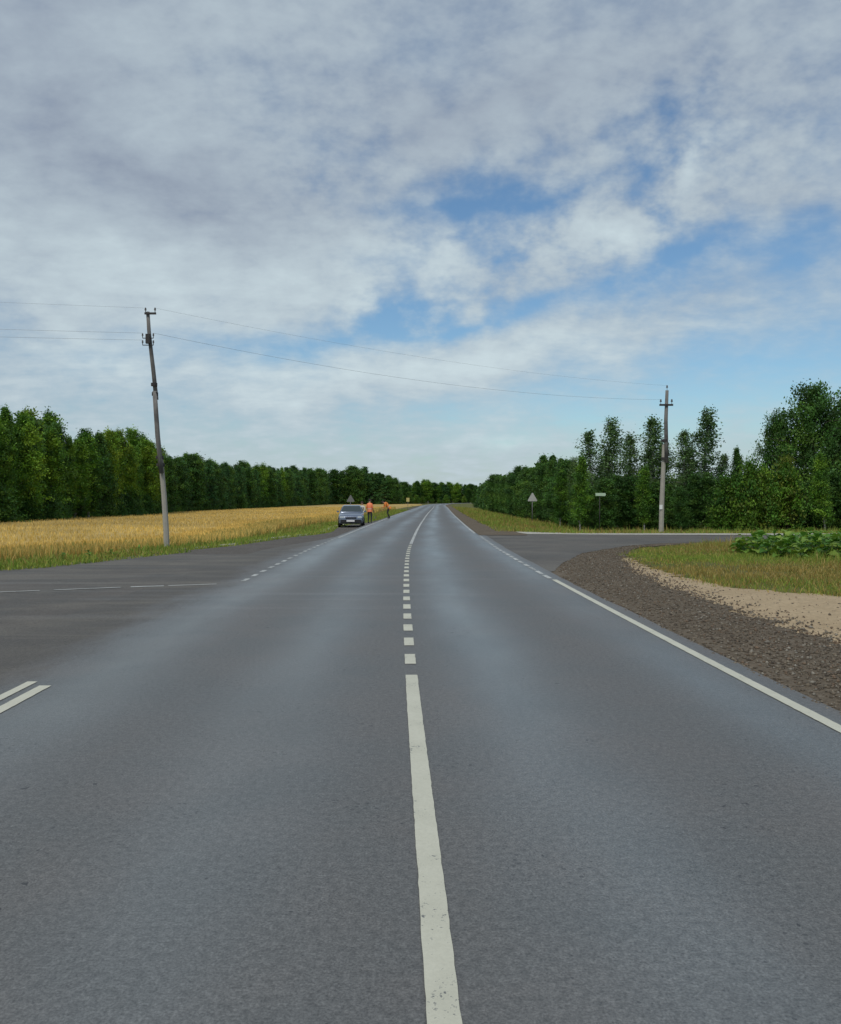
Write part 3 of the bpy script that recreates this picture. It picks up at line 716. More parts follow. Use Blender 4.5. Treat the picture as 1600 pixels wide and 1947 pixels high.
def make_tree(name, H, prof, t0, nbr, rise, ncl, nleaf, sig, lsize, pal, bark, trunk_r, asp=0.6, droop=0.0, lmat='leaf', wander=0.25, lvar=(0.62, 1.12), clump_var=0.32, seed=0):
    """returns (trunk mesh, crown mesh); prof(t)=crown radius at height fraction t"""
    global rng
    keep_rng = rng; rng = np.random.default_rng(seed + 1000)
    tv, tf, LP, LT, LO = [], [], [], [], []
    steps = 9
    path = [np.array([0, 0, -0.15])]
    for i in range(1, steps + 1):
        t = i / steps
        path.append(np.array([rng.normal(0, wander * 0.5) * t * 0.6, rng.normal(0, wander * 0.5) * t * 0.6, H * 0.97 * t]))
    path = np.array(path); path[1:, :2] = np.cumsum(rng.normal(0, wander / 3, (steps, 2)), 0)
    for i in range(steps):
        limbs(tv, tf, path[i], path[i + 1], trunk_r * (1 - i / steps) ** 0.8 + 0.012, trunk_r * (1 - (i + 1) / steps) ** 0.8 + 0.01, 7)
    def tpos(t):
        q = t * steps; i = min(int(q), steps - 1); return path[i] * (1 - (q - i)) + path[i + 1] * (q - i)
    pal = np.asarray(pal, float)
    for b in range(nbr):
        t = t0 + (0.985 - t0) * ((b + rng.random()) / nbr)
        az = b * 2.39996 + rng.normal(0, 0.4)
        L = prof(t) * rng.uniform(*lvar)
        el = rise + rng.normal(0, 0.14)
        if t > 0.9: el += 0.5
        p0 = tpos(max(0.02, t - 0.5 * L * math.sin(max(el, 0)) / H))
        dv = np.array([math.cos(az) * math.cos(el), math.sin(az) * math.cos(el), math.sin(el)])
        p1 = p0 + dv * L
        mid = (p0 + p1) / 2 + np.array([0, 0, 0.08 * L * (1 if rise > 0 else 0.5)])
        rb = max(0.008, trunk_r * 0.35 * (1 - t) + 0.008)
        limbs(tv, tf, p0, p1, rb, 0.005, 4, mid)
        sg = min(sig, 0.07 + 0.30 * L)
        shade = pal[rng.integers(0, len(pal))]
        for c in range(ncl):
            f = 0.30 + 0.75 * (c + rng.random()) / ncl
            cp = p0 + (p1 - p0) * f + rng.normal(0, sg * 0.8, 3) + np.array([0, 0, 0.12 * L * f * (1 - f)])
            m = int(nleaf * rng.uniform(0.55, 1.4))
            q = rng.normal(0, 1, (m, 3)) * np.array([sg, sg, sg * (0.75 if L > 0.5 else 1.5)]); q[:, 2] -= droop * np.abs(q[:, 2]) * 0.8
            LP.append(cp + q)
            LO.append(np.tile(dv, (m, 1)))
            cl = shade * (1 + rng.normal(0, clump_var))
            LT.append(np.clip(cl * rng.uniform(0.75, 1.25, (m, 1)) + rng.normal(0, 0.004, (m, 3)), 0.004, 1))
    P = np.concatenate(LP); T = np.concatenate(LT)
    P[:, 2] = np.maximum(P[:, 2], 0.12)
    V, F, C = leaf_quads(P, lsize * rng.uniform(0.6, 1.3, len(P)), asp, T, droop)
    tm = np_mesh(name + '_trunk', np.array(tv), np.array(tf), bark, smooth=True)
    cm = np_mesh(name + '_crown', V, F, M[lmat], C)
    rng = keep_rng
    return tm, cm
P_BIRCH = [(0.1378, 0.279, 0.0363), (0.1034, 0.2284, 0.033), (0.1895, 0.3298, 0.0429), (0.0775, 0.1776, 0.033)]
P_YELL = [(0.1742, 0.291, 0.0286), (0.1333, 0.2553, 0.0312), (0.205, 0.3087, 0.0364), (0.0922, 0.2019, 0.0286)]
P_DARK = [(0.0771, 0.1811, 0.0396), (0.059, 0.1478, 0.0363), (0.1135, 0.2181, 0.0429), (0.0544, 0.1257, 0.0363)]
P_CONI = [(0.0625, 0.1667, 0.053), (0.0492, 0.1333, 0.0447), (0.0848, 0.1965, 0.0559), (0.0804, 0.1491, 0.0363)]
P_LACE = [(0.1156, 0.2057, 0.0814), (0.1387, 0.2279, 0.0919), (0.0894, 0.1691, 0.0656)]
P_RUST = [(0.0945, 0.2025, 0.026), (0.1283, 0.2228, 0.0286), (0.0675, 0.1688, 0.026), (0.12, 0.165, 0.028)]
egg = lambda w, lo=0.25: (lambda t: w * (max(0.0, math.sin(math.pi * min(1, max(0, (t * 0.92 + 0.10)))) ** 0.65)) + 0.15)
spire = lambda w: (lambda t: w * (max(0.0, 1.02 - t) ** 0.95) * (0.55 + 0.45 * min(1.0, t * 3.0)) * 1.95 + 0.03)
egg2 = lambda w: (lambda t: w * math.sqrt(max(0.0, 1 - (max(0.0, t - 0.38) / 0.63) ** 2)) * (0.62 + 0.38 * min(1.0, t * 2.8)) + 0.04)
cone = lambda w, p=0.9: (lambda t: w * (1.02 - t) ** p + 0.10)
PROTO = {}
def proto(key, *a, **k): PROTO.setdefault(key, []).append(make_tree(key, *a, **k))
for s in range(4):
    proto('birch', 10.0, spire(1.25) if s == 3 else egg2(1.35 + 0.2 * s), 0.15, 78, 0.95, 4, 42, 0.25, 0.10, P_BIRCH, M['birch'], 0.11, seed=s)
for s in range(2):
    proto('yellow', 10.0, egg2(1.45 + 0.2 * s), 0.10, 78, 0.95, 4, 42, 0.27, 0.10, P_YELL, M['birch'], 0.10, seed=20 + s)
for s in range(4):
    proto('conifer', 10.0, cone(1.9, 0.95), 0.05, 96, -0.10, 4, 32, 0.17, 0.105, P_CONI, M['bark'], 0.13, asp=0.35, droop=0.5, lmat='needle', wander=0.08, seed=40 + s)
for s in range(3):
    proto('dark', 10.0, spire(1.6) if s == 2 else egg2(1.7 + 0.2 * s), 0.06, 86, 0.75, 4, 44, 0.29, 0.105, P_DARK, M['bark'], 0.14, seed=60 + s)
for s in range(4):
    proto('lace', 10.0, lambda t: 2.1 * (1.03 - t) ** 0.85 * (0.55 + 0.45 * min(1, t * 3)) + 0.06, 0.12, 78, 0.62, 4, 20, 0.20, 0.085, P_LACE, M['birch'], 0.10, wander=0.3, seed=80 + s)
for s in range(2):
    proto('broad', 10.0, lambda t: 3.7 * math.sqrt(max(0.01, 1 - ((t - 0.50) / 0.53) ** 2)), 0.16, 90, 0.42, 6, 46, 0.31, 0.105, P_DARK, M['bark'], 0.26, lvar=(0.5, 1.15), seed=100 + s)
for s in range(2):
    proto('bush', 4.0, lambda t: 2.1 * max(0.1, 1 - t) ** 0.5, 0.02, 46, 0.8, 4, 44, 0.27, 0.095, P_RUST, M['bark'], 0.06, lvar=(0.35, 1.3), seed=120 + s)
for s in range(2):
    proto('thicket', 3.0, lambda t: 1.7 * max(0.1, 1 - t) ** 0.45, 0.01, 34, 0.7, 4, 46, 0.30, 0.10, P_DARK, M['bark'], 0.05, seed=140 + s)
NAME = {'birch': 'birch_tree', 'yellow': 'aspen_tree', 'conifer': 'spruce_tree', 'dark': 'broadleaf_tree', 'lace': 'slender_tree', 'broad': 'spreading_tree', 'bush': 'bush', 'thicket': 'thicket_bush'}
BASEH = {'bush': 4.0, 'thicket': 3.0}
def tree(kind, x, y, height, label, group=None, wide=1.0, var=None, cat=None):
    ms = PROTO[kind]; tm, cm = ms[(random.randrange(len(ms)) if var is None else var) % len(ms)]
    r = empty(NAME[kind], (x, y, gz(x, y)), random.uniform(0, 6.28))
    s = height / BASEH.get(kind, 10.0); r.scale = (s * wide, s * wide, s)
    r.rotation_euler.x = random.gauss(0, 0.015); r.rotation_euler.y = random.gauss(0, 0.015)
    obj('trunk', tm, r); obj('crown', cm, r)
    return tag(r, label, cat or ('bush' if kind in BASEH else 'tree'), group)
def top_h(py, d): return CAM_H + (950 - py) * d / FPX

# left wood: skyline of the photograph, photo column -> row of the tree tops
SK_X = [-400, 0, 60, 90, 115, 150, 230, 270, 296, 318, 345, 370, 400, 440, 475, 520, 560, 600, 640, 680, 715, 742, 756]
SK_Y = [770, 778, 780, 795, 815, 822, 820, 835, 850, 868, 866, 862, 872, 876, 884, 885, 890, 891, 893, 888, 892, 900, 912]
def left_tree(x, y, row):
    px = 800 + x / y * FPX
    if px < -140: return
    d = y
    h = top_h(np.interp(px, SK_X, SK_Y), d) - gz(x, y)
    h *= random.triangular(0.76, 1.07, 0.97) + 0.02 * row
    if px < 305:
        kind = random.choices(['birch', 'yellow', 'dark'], [0.80, 0.05, 0.15])[0]
        if 205 < px < 305: kind = random.choices(['yellow', 'birch'], [0.6, 0.4])[0]
    else: kind = random.choices(['conifer', 'dark', 'birch'], [0.62, 0.30, 0.08])[0]
    nm = {'birch': 'green birch', 'yellow': 'yellow-green aspen', 'dark': 'dark leafy tree', 'conifer': 'dark spruce'}[kind]
    zone = ('at the very left edge of the view' if px < 70 else 'in the near left wood' if px < 190 else 'in the near wood just left of the leaning pole' if px < 308 else
            'behind the wheat just right of the leaning pole' if px < 400 else 'behind the middle of the wheat field' if px < 520 else 'behind the wheat left of the parked car' if px < 640 else 'far behind the parked car and workers')
    lab = ('front-row ' if row == 0 else 'second-row ') + nm + ' ' + zone
    tree(kind, x, y, h, lab, {'birch': 'birches of the left wood', 'yellow': 'aspens of the left wood', 'dark': 'leafy trees of the left wood', 'conifer': 'spruces of the left wood'}[kind] + (' near part' if px < 305 else ' far part'), wide=(1.0 if px < 305 else 1.15 if y < 290 else 1.5) * random.uniform(0.85, 1.2))
y = 50.0
while y < 300:
    near = y < 98
    x = -31.5 + random.uniform(-0.7, 0.9) + (0.0 if near else -2.0 * smooth01(98, 110, y))
    left_tree(float(x), y + random.uniform(-.4, .4), 0)
    if random.random() < 0.9: left_tree(float(x) - 2.6 + random.uniform(-.5, .5), y + random.uniform(0.3, 1.4), 1)
    y += 1.55 + max(0, y - 60) * 0.0135
x = -31.0
while x < -8.5:
    left_tree(x, 302 + random.uniform(-2, 2), 0); left_tree(x + 1.2, 306 + random.uniform(-2, 2), 1)
    x += 2.3
# undergrowth along its foot
y = 54.0
while y < 290:
    xx_ = -30.6 + random.uniform(-0.6, 0.6) - (2.0 if y > 104 else 0)
    tree('thicket', xx_, y, random.uniform(1.3, 2.8), 'low dark undergrowth bush at the foot of the left wood ' + ('left of the leaning pole' if y < 103 else 'right of the leaning pole' if y < 150 else 'far behind the wheat'), 'undergrowth of the left wood', wide=random.uniform(0.7, 1.1))
    y += 2.3 + max(0, y - 60) * 0.03

# the inside of the woods, one dark mass of foliage and stems
def wood_mass(name, pts, label, pal, hfun, lsize=0.30, per=130):
    LP, LT, tv, tf = [], [], [], []
    for (x, y) in pts:
        h = hfun(x, y); z0 = gz(x, y)
        t = rng.random(per) ** 0.8
        r = 1.5 * np.sqrt(np.clip(1.02 - t, 0, 1)) + 0.1
        a = rng.uniform(0, 6.28, per)
        LP.append(np.stack([x + np.cos(a) * r * rng.random(per) ** .5, y + np.sin(a) * r * rng.random(per) ** .5, z0 + 0.3 + t * (h - 0.3)], -1))
        LT.append(pick(pal, per) * rng.uniform(0.7, 1.2, (per, 1)))
        limbs(tv, tf, np.array([x, y, z0 - 0.2]), np.array([x + rng.normal(0, .2), y, z0 + h * 0.9]), 0.10, 0.02, 5)
    P = np.concatenate(LP); T = np.concatenate(LT)
    V, F, C = leaf_quads(P, lsize * rng.uniform(0.6, 1.3, len(P)), 0.6, T)
    tv = np.array(tv); tf = np.array(tf)
    me = np_mesh(name, np.concatenate([V, tv]), np.concatenate([F, tf + len(V)]), M['leaf'], np.concatenate([C, np.tile([[0.06, 0.052, 0.042]], (len(tv), 1))]))
    return tag(obj(name, me), label, None, None, 'stuff')
pts = []
for r_ in range(6):
    y = 46.0
    while y < 312:
        pts.append((-36.8 - 2.3 * r_ + random.uniform(-.8, .8) - (2 if y > 104 else 0), y + random.uniform(-1, 1))); y += 2.2 + max(0, y - 60) * 0.012
for r_ in range(4):
    for x in np.arange(-34, -7.5, 2.2): pts.append((x + random.uniform(-.6, .6), 309 + 2.5 * r_))
wood_mass('wood_interior', pts, 'dark inside of the wood behind the wheat field', P_DARK, lambda x, y: (top_h(np.interp(800 + x / y * FPX, SK_X, SK_Y), y) - gz(x, y)) * random.uniform(0.72, 0.90))

# far wood closing the view where the road bends
x = -30.0
while x < 56:
    d = 462 + random.uniform(-4, 4)
    px = 800 + x / d * FPX
    kind = random.choices(['conifer', 'dark', 'birch'], [0.25, 0.35, 0.40])[0]
    tp = np.interp(px, [690, 750, 775, 800, 850, 880, 910, 990], [900, 912, 916, 911, 914, 918, 920, 915])
    h = (top_h(tp, d)) * random.uniform(0.88, 1.04)
    lab = {'conifer': 'tiny distant spruce in the wood closing the end of the road', 'dark': 'tiny distant leafy tree in the wood closing the end of the road', 'birch': 'tiny distant lighter birch in the wood closing the end of the road'}[kind]
    tree(kind, x, d, h, lab, 'far wood at the end of the road', wide=1.75)
    x += random.uniform(1.3, 2.1)
pts = [(x + random.uniform(-.7, .7), 470 + 3.5 * r_) for r_ in range(4) for x in np.arange(-40, 64, 2.4)]
wood_mass('wood_interior', pts, 'distant dark wood mass beyond the bend of the road', P_BIRCH, lambda x, y: 10.4 * random.uniform(0.85, 1.0), 0.45, 120)
x = -26.0
while x < 52:
    tree('bush', x, 447 + random.uniform(-4, 4), random.uniform(2.5, 4.5), 'pale green bush at the foot of the far wood', 'bushes below the far wood', wide=1.1); x += random.uniform(3, 5)

# right-hand trees
dark_sk = ([905, 920, 935, 960, 985, 1015, 1045, 1070, 1095], [930, 918, 906, 898, 882, 884, 856, 866, 884])
for px, d in [(906, 190), (912, 172), (918, 156), (925, 142), (932, 130), (940, 120), (949, 111), (958, 104), (968, 97), (979, 90), (991, 84), (1004, 79), (1018, 74.5), (1033, 70), (1048, 66.5), (1064, 63), (1080, 60)]:
    for row, dd in ((0, 0), (1, 3.2)):
        D = d + dd + random.uniform(-.8, .8); pxx = px + 6 * row
        x = at(pxx, D); h = top_h(np.interp(pxx, *dark_sk), D) - gz(x, D)
        tree('dark' if random.random() < 0.75 else 'conifer', x, D, h * random.triangular(0.74, 1.08, 0.98), ('front-row' if row == 0 else 'rear') + ' dark tree in the clump ' + ('left of' if pxx < 990 else 'behind' if pxx < 1035 else 'right of') + ' the right triangular sign', 'dark trees behind the right sign', wide=1.05 * random.uniform(.9, 1.25))
for px, tp, d, v, lab in [
        (1124, 815, 53, 0, 'slender airy tree just right of the dark clump, leftmost of the tall ones'),
        (1152, 852, 55, 1, 'shorter airy tree between the two leftmost tall slender trees'),
        (1177, 792, 54, 2, 'tall slender airy tree, second tall one from the left of the right pole'),
        (1208, 822, 56, 3, 'slender airy tree midway between tall slender tree and right pole'),
        (1240, 789, 55, 1, 'tall slender airy tree touching the left side of right utility pole'),
        (1293, 815, 54, 0, 'narrow pointed tree just right of the right utility pole'),
        (1320, 848, 56, 3, 'short airy tree wedged left of the tallest pointed tree'),
        (1104, 868, 56, 2, 'short airy tree against the right end of the dark clump'),
        (1226, 850, 58, 0, 'low airy tree behind the tall one beside the right pole'),
        (1268, 838, 58, 2, 'airy tree showing directly behind the right utility pole'),
        (1366, 862, 55, 1, 'low airy tree right of the tallest pointed tree'),
        (1342, 774, 53, 2, 'tallest pointed slender tree right of the right utility pole')]:
    x = at(px, d); tree('lace', x, d, top_h(tp, d) - gz(x, d), lab, 'slender airy trees by the right pole', wide=1.4, var=v)
for px, tp, d, lab in [(1402, 850, 54, 'small dark tree in the dip between pointed tree and big spreading trees')]:
    x = at(px, d); tree('dark', x, d, top_h(tp, d) - gz(x, d), lab, None, wide=0.7)
for px, tp, d, wd, v, lab in [(1478, 790, 56, 0.62, 0, 'left shoulder of the big spreading dark trees at the right edge'), (1542, 741, 54, 0.86, 1, 'biggest dark spreading tree towering near the right edge'), (1625, 750, 55, 0.86, 0, 'big dark spreading tree cut by the right edge of the view'), (1700, 760, 56, 0.8, 1, 'big dark spreading tree beyond the right edge')]:
    x = at(px, d); tree('broad', x, d, top_h(tp, d) - gz(x, d), lab, 'big spreading trees at the right', wide=wd, var=v)
# low dense trees filling the foot of the right-hand wood
px = 1098
while px < 1660:
    d = 50 + random.uniform(-1, 2.5); x = at(px, d)
    hp = random.uniform(900, 945) if px < 1380 else random.uniform(892, 920)
    tree('dark', x, d, top_h(hp, d) - gz(x, d), 'low dark leafy tree at the foot of the right-hand wood ' + ('left of the pole' if px < 1245 else 'right of the pole' if px < 1370 else 'below the spreading trees'), 'low trees of the right-hand wood', wide=random.uniform(1.2, 1.6)); px += random.uniform(20, 30)
for px, tp, d, lab in [(1378, 912, 48.5, 'olive green bush left of the yellow-green bushes on the right'), (1415, 884, 48, 'yellow-green bush in the middle of the right-hand wood edge'), (1458, 896, 48.5, 'rusty tinged bush below the big spreading trees'), (1502, 882, 49, 'olive rust bush at the right, nearest the right edge')]:
    x = at(px, d); tree('bush', x, d, top_h(tp, d) - gz(x, d), lab, 'bushes at the foot of the right-hand wood', wide=random.uniform(0.62, 0.85))
pts = [(at(px, d) + random.uniform(-.7, .7), d) for d in (58, 61, 64, 67, 70) for px in np.arange(1085, 1720, 38)]
pts += [(at(px, d) + random.uniform(-.4, .4), d + q) for (px, d) in [(922, 170), (932, 150), (945, 132), (955, 120), (968, 110), (982, 102), (996, 94), (1012, 87), (1030, 81), (1048, 76), (1068, 71)] for q in (5, 9, 13)]
wood_mass('wood_interior', pts, 'dark inside of the wood on the right', P_DARK, lambda x, y: (3.3 if y < 71 and x > 10.5 else 5.0) * random.uniform(0.85, 1.1), 0.26, 150)
# pale stems showing at the wood's edge
for px, d, hh in [(1104, 48.5, 4.4), (1226, 49.0, 3.8), (1066, 56, 3.8), (1570, 48.5, 4.6)]:
    x = at(px, d); lab = {1104: 'young birch with pale stem left of the small pale plate', 1160: 'pale thin birch stem right of the small pale plate', 1226: 'young birch with pale stem just left of the right pole', 1066: 'young birch with pale stem right of the triangular sign', 1570: 'young birch with pale stem at the far right wood edge'}[px]
    tree('birch', x, d, hh, lab, 'young birches at the wood edge', wide=1.0)

# ------------------------------------------------------------------ broad-leaved weeds on the right corner
def weed_leaf():
    n = 6; V, F = [], []
    for i in range(n + 1):
        t = i / n; w = 0.5 * math.sin(math.pi * min(0.99, 0.10 + 0.9 * t)) ** 0.7 * (1 - 0.25 * t)
        z = 0.16 * math.sin(t * math.pi) - 0.32 * t * t
        for k, s in enumerate((-1, -0.5, 0, 0.5, 1)):
            V.append((s * w, t, z + 0.10 * abs(s) * (0.6 + 0.8 * ((i + k) % 2)) - 0.05))
    for i in range(n):
        for k in range(4): F.append((i * 5 + k, i * 5 + k + 1, i * 5 + 6 + k, i * 5 + 5 + k))
    return np.array(V), np.array(F)
LV, LF = weed_leaf()
LM = [np_mesh('weed_leaf', LV, LF, M['leaf'], np.tile(np.array([c]), (len(LV), 1)), smooth=True) for c in [(0.150, 0.295, 0.055), (0.095, 0.225, 0.042), (0.215, 0.335, 0.070)]]
def weed(x, y, size, nl, label):
    r = empty('broadleaf_weed', (x, y, -0.03), random.uniform(0, 6.28))
    st = MB(); st.tube([(0, 0, 0), (0.02, 0.01, size * 0.5), (0.0, 0.03, size * 0.95)], [0.018, 0.013, 0.006], 6); st.build('stem', M['weedstem'], r)
    for i in range(nl):
        t = i / max(1, nl - 1)
        lf = obj('leaf', LM[random.randrange(3)], r)
        s = size * (0.64 - 0.26 * t) * random.uniform(0.8, 1.2)
        lf.scale = (s * 1.05, s, s)
        lf.location = (0, 0, size * (0.12 + 0.78 * t))
        lf.rotation_euler = (random.uniform(0.15, 0.75) * (0.4 + t), random.uniform(-.3, .3), i * 2.4 + random.uniform(-.3, .3))
    return tag(r, label, 'weed', 'broad-leaved weeds on the right corner')
M['weedstem'] = simple_mat('weed_stem', (0.09, 0.12, 0.045), 0.7)
wspots = []
_wr = random.Random(5)
while len(wspots) < 78:
    x, y = _wr.uniform(8.6, 15.0), _wr.uniform(20.6, 26.2)
    if x > y * 0.57 or x < 9.3 + 0.22 * abs(y - 24.5) + (1.0 if y < 22.2 else 0): continue
    if all((x - a) ** 2 + (y - b) ** 2 > 0.16 for a, b in wspots): wspots.append((x, y))
for i, (x, y) in enumerate(wspots):
    weed(x, y, random.triangular(0.34, 0.60, 0.50) + 0.12 * float(smooth01(9.5, 12.5, x)), random.choice((8, 9, 10)), 'large-leaved green weed in the thick patch on the right corner')
# low leafy clumps on the left verge
for i, (x, y, s) in enumerate([(-9.6, 22.6, 0.22), (-9.2, 23.3, 0.25), (-8.9, 24.2, 0.2), (-10.2, 21.5, 0.22), (-8.5, 25.4, 0.24), (-8.6, 26.2, 0.2), (-9.9, 23.4, 0.22)]):
    w_ = weed(x, y, s, 8, 'low leafy weed on the green verge left of the leaning pole'); w_['group'] = 'weeds on the left verge'; w_.location.z = gz(x, y) - 0.03

# ------------------------------------------------------------------ utility poles and wires
def insulator(parent, p, s=1.0):
    m = MB(); m.lathe([(0.012, -0.10 * s), (0.012, 0.0), (0.045 * s, 0.0), (0.05 * s, 0.03 * s), (0.03 * s, 0.05 * s), (0.042 * s, 0.075 * s), (0.03 * s, 0.11 * s), (0.012 * s, 0.12 * s)], p, 'z', 10)
    return m.build('insulator', M['porcelain'], parent, True)
# left leaning pole
LP_X, LP_Y = at(317, 26.7), 26.7
lp = tag(empty('utility_pole', (LP_X, LP_Y, gz(LP_X, LP_Y))), 'leaning wooden utility pole on a pale concrete stub by the wheat field', 'pole', 'utility poles')
zb = -gz(LP_X, LP_Y)
k = LP_Y / FPX
def lpp(px, py): return ((px - 317) * k, 0.0, (950 - py) * k + CAM_H - gz(LP_X, LP_Y))
MB().tube([(0.0, 0, -0.3), lpp(316, 1010), lpp(312, 940), lpp(306, 868)], [0.098, 0.092, 0.084, 0.074], 8).build('concrete_stub', M['concrete'], lp)
MB().tube([Vector(lpp(309, 900)) + Vector((0.02, -0.14, 0)), Vector(lpp(303, 830)) + Vector((0.0, -0.13, 0)), Vector(lpp(297, 745)) + Vector((0, -0.10, 0))], [0.074, 0.074, 0.068], 10).build('lower_post', M['wood'], lp, True)
MB().tube([Vector(lpp(298, 760)) + Vector((0.0, 0.02, 0)), Vector(lpp(293, 705)) + Vector((0, 0.0, 0)), Vector(lpp(289, 670)), Vector(lpp(285, 630)), Vector(lpp(283, 594))], [0.068, 0.064, 0.06, 0.058, 0.054], 10).build('upper_post', M['wood'], lp, True)
for px, py, r in [(307, 884, 0.128), (305.5, 870, 0.128), (297, 750, 0.10), (295.5, 732, 0.10)]:
    c = Vector(lpp(px, py)); MB().lathe([(r, -0.05), (r, 0.05)], (c.x, c.y - 0.06, c.z), 'z', 12).build('clamp', M['iron'], lp)
c = Vector(lpp(288, 598)); MB().box((c.x + 0.02, c.y - 0.08, c.z), (0.36, 0.05, 0.06)).build('cross_arm', M['iron'], lp)
for dx in (-0.13, 0.17): insulator(lp, (c.x + dx, c.y - 0.08, c.z + 0.10), 0.7)
c2 = Vector(lpp(285, 646)); MB().box((c2.x, c2.y - 0.10, c2.z), (0.13, 0.10, 0.30)).build('bracket', M['iron'], lp)
for dx, dz in ((-0.17, 0.10), (0.17, 0.10), (-0.17, -0.12), (0.17, -0.12)):
    MB().tube([(c2.x, c2.y - 0.1, c2.z + dz - 0.08), (c2.x + dx, c2.y - 0.1, c2.z + dz - 0.08), (c2.x + dx, c2.y - 0.1, c2.z + dz - 0.02)], 0.014, 6).build('hook', M['iron'], lp)
    insulator(lp, (c2.x + dx, c2.y - 0.1, c2.z + dz), 0.62)
# right pole
RP_D = 41.5; RP_X = at(1258, RP_D)
rp = tag(empty('utility_pole', (RP_X, RP_D, gz(RP_X, RP_D))), 'pale upright utility pole with one cross arm in front of the right trees', 'pole', 'utility poles')
k2 = RP_D / FPX
def rpp(px, py): return ((px - 1258) * k2, 0.0, (950 - py) * k2 + CAM_H - gz(RP_X, RP_D))
MB().tube([(0, 0, -0.3), rpp(1259, 960), rpp(1262, 880), rpp(1263, 845)], [0.125, 0.12, 0.105, 0.10], 8).build('concrete_stub', M['concrete'], rp)
MB().tube([Vector(rpp(1264, 880)) + Vector((0.06, -0.12, 0)), Vector(rpp(1265, 800)) + Vector((0.0, -0.1, 0)), Vector(rpp(1267, 743)) + Vector((0, -.1, 0))], [0.10, 0.09, 0.075], 10).build('upper_post', M['wood_grey'] if 'wood_grey' in M else M['wood'], rp, True)
for py in (872, 838):
    c = Vector(rpp(1263.5, py)); MB().lathe([(0.17, -0.06), (0.17, 0.06)], (c.x, c.y - 0.05, c.z), 'z', 12).build('clamp', M['iron'], rp)
c = Vector(rpp(1264.5, 771)); MB().box((c.x, c.y - 0.2, c.z), (0.66, 0.08, 0.09)).build('cross_arm', M['iron'], rp)
for dx in (-0.27, 0.27): insulator(rp, (c.x + dx, c.y - 0.2, c.z + 0.15), 1.1)
cT = Vector(rpp(1267, 741)); insulator(rp, (cT.x, cT.y - 0.1, cT.z + 0.08))
c3 = Vector(rpp(1256, 964)); MB().box((c3.x, c3.y - 0.135, c3.z), (0.15, 0.02, 0.22)).build('number_plate', M['white'], rp)

def wire(a, b, sag, label, group, r=0.0024, n=40):
    a, b = Vector(a), Vector(b)
    pts = [a.lerp(b, i / n) - Vector((0, 0, sag * 4 * (i / n) * (1 - i / n))) for i in range(n + 1)]
    return tag(MB().tube(pts, r, 5).build('overhead_wire', M['wire']), label, 'wire', group)
LPO, RPO = lp.location, rp.location
top_l = LPO + Vector((c.x * 0 + lpp(288, 598)[0] + 0.17, -0.08, lpp(288, 598)[2] + 0.17))
top_r = RPO + Vector((cT.x, cT.y - 0.1, cT.z + 0.18))
wire(top_l, top_r, 0.35, 'faint uppermost wire crossing the road between the two poles', 'wires across the road')
for i, (dx, dz, sg) in enumerate(((0.17, 0.10, 0.50),)):
    a = LPO + Vector((c2.x + dx, c2.y - 0.1, c2.z + dz + 0.08)); b = RPO + Vector((c.x + (-0.27, 0.27)[i], c.y - 0.2, c.z + 0.26))
    wire(a, b, sg, 'lower wire sagging across the road between the two poles', 'wires across the road', 0.0036)
far_l = Vector((-62.0, 9.4, 6.6))
wire(LPO + Vector((lpp(288, 598)[0] - 0.13, -0.08, lpp(288, 598)[2] + 0.17)), far_l + Vector((0, 0, 0.9)), 0.4, 'top wire running left from the leaning pole', 'wires left of the leaning pole')
for i, (dz, dzz) in enumerate(((0.10, 0.0), (-0.12, -0.35))):
    wire(LPO + Vector((c2.x - 0.17, c2.y - 0.1, c2.z + dz + 0.08)), far_l + Vector((0, 0, -0.15 + dzz)), 0.4, ('second', 'lowest')[i] + ' wire running left from the leaning pole', 'wires left of the leaning pole', 0.0032)

# ------------------------------------------------------------------ road signs
def tri_plate(side, th):
    h = side * 0.866; r = side * 0.07
    P = []
    for cx, cz, a0 in ((-side / 2 + r * 1.73, r, 210), (side / 2 - r * 1.73, r, 330), (0, h - 2 * r, 90)):
        for q in (-60, -30, 0, 30, 60): P.append((cx + r * math.cos(RAD(a0 + q)), cz + r * math.sin(RAD(a0 + q))))
    V = [(x, -th / 2, z) for x, z in P] + [(x, th / 2, z) for x, z in P]; m = len(P)
    F = [tuple(range(m)), tuple(range(2 * m - 1, m - 1, -1))] + [(i, (i + 1) % m, m + (i + 1) % m, m + i) for i in range(m)]
    return V, F
def triangle_sign(px, d, topy, side, label, rz=0.0, x=None, mat='galv', post='galv_dull'):
    x = at(px, d) if x is None else x
    z = gz(x, d); zt = CAM_H + (950 - topy) * d / FPX - z
    r = tag(empty('road_sign', (x, d, z), rz), label, 'road sign')
    MB().tube([(0, 0.05, -0.2), (0, 0.05, zt - 0.1)], 0.038, 10).build('post', M[post], r, True)
    V, F = tri_plate(side, 0.012)
    pl = MB(); pl.add([(a, b, c + zt - side * 0.866) for a, b, c in V], F); p = pl.build('plate', M[mat], r)
    V2, F2 = tri_plate(side * 0.985, 0.004); q = MB(); q.add([(a, b + 0.0095, c + zt - side * 0.86) for a, b, c in V2], F2); q.build('red_border', M['red'], p)
    V3, F3 = tri_plate(side * 0.74, 0.004); q = MB(); q.add([(a, b + 0.014, c + zt - side * 0.80) for a, b, c in V3], F3); q.build('white_face', M['white'], p)
    for dz in (0.22, 0.52):
        MB().box((0, 0.03, zt - side * 0.866 + dz * side), (side * (0.62 - dz * 0.5), 0.03, 0.035)).build('rail', M['galv_dull'], p)
    return r
triangle_sign(1013, 68, 935.5, 0.86, 'pale grey triangular road sign on a post before the right dark trees', 0.10)
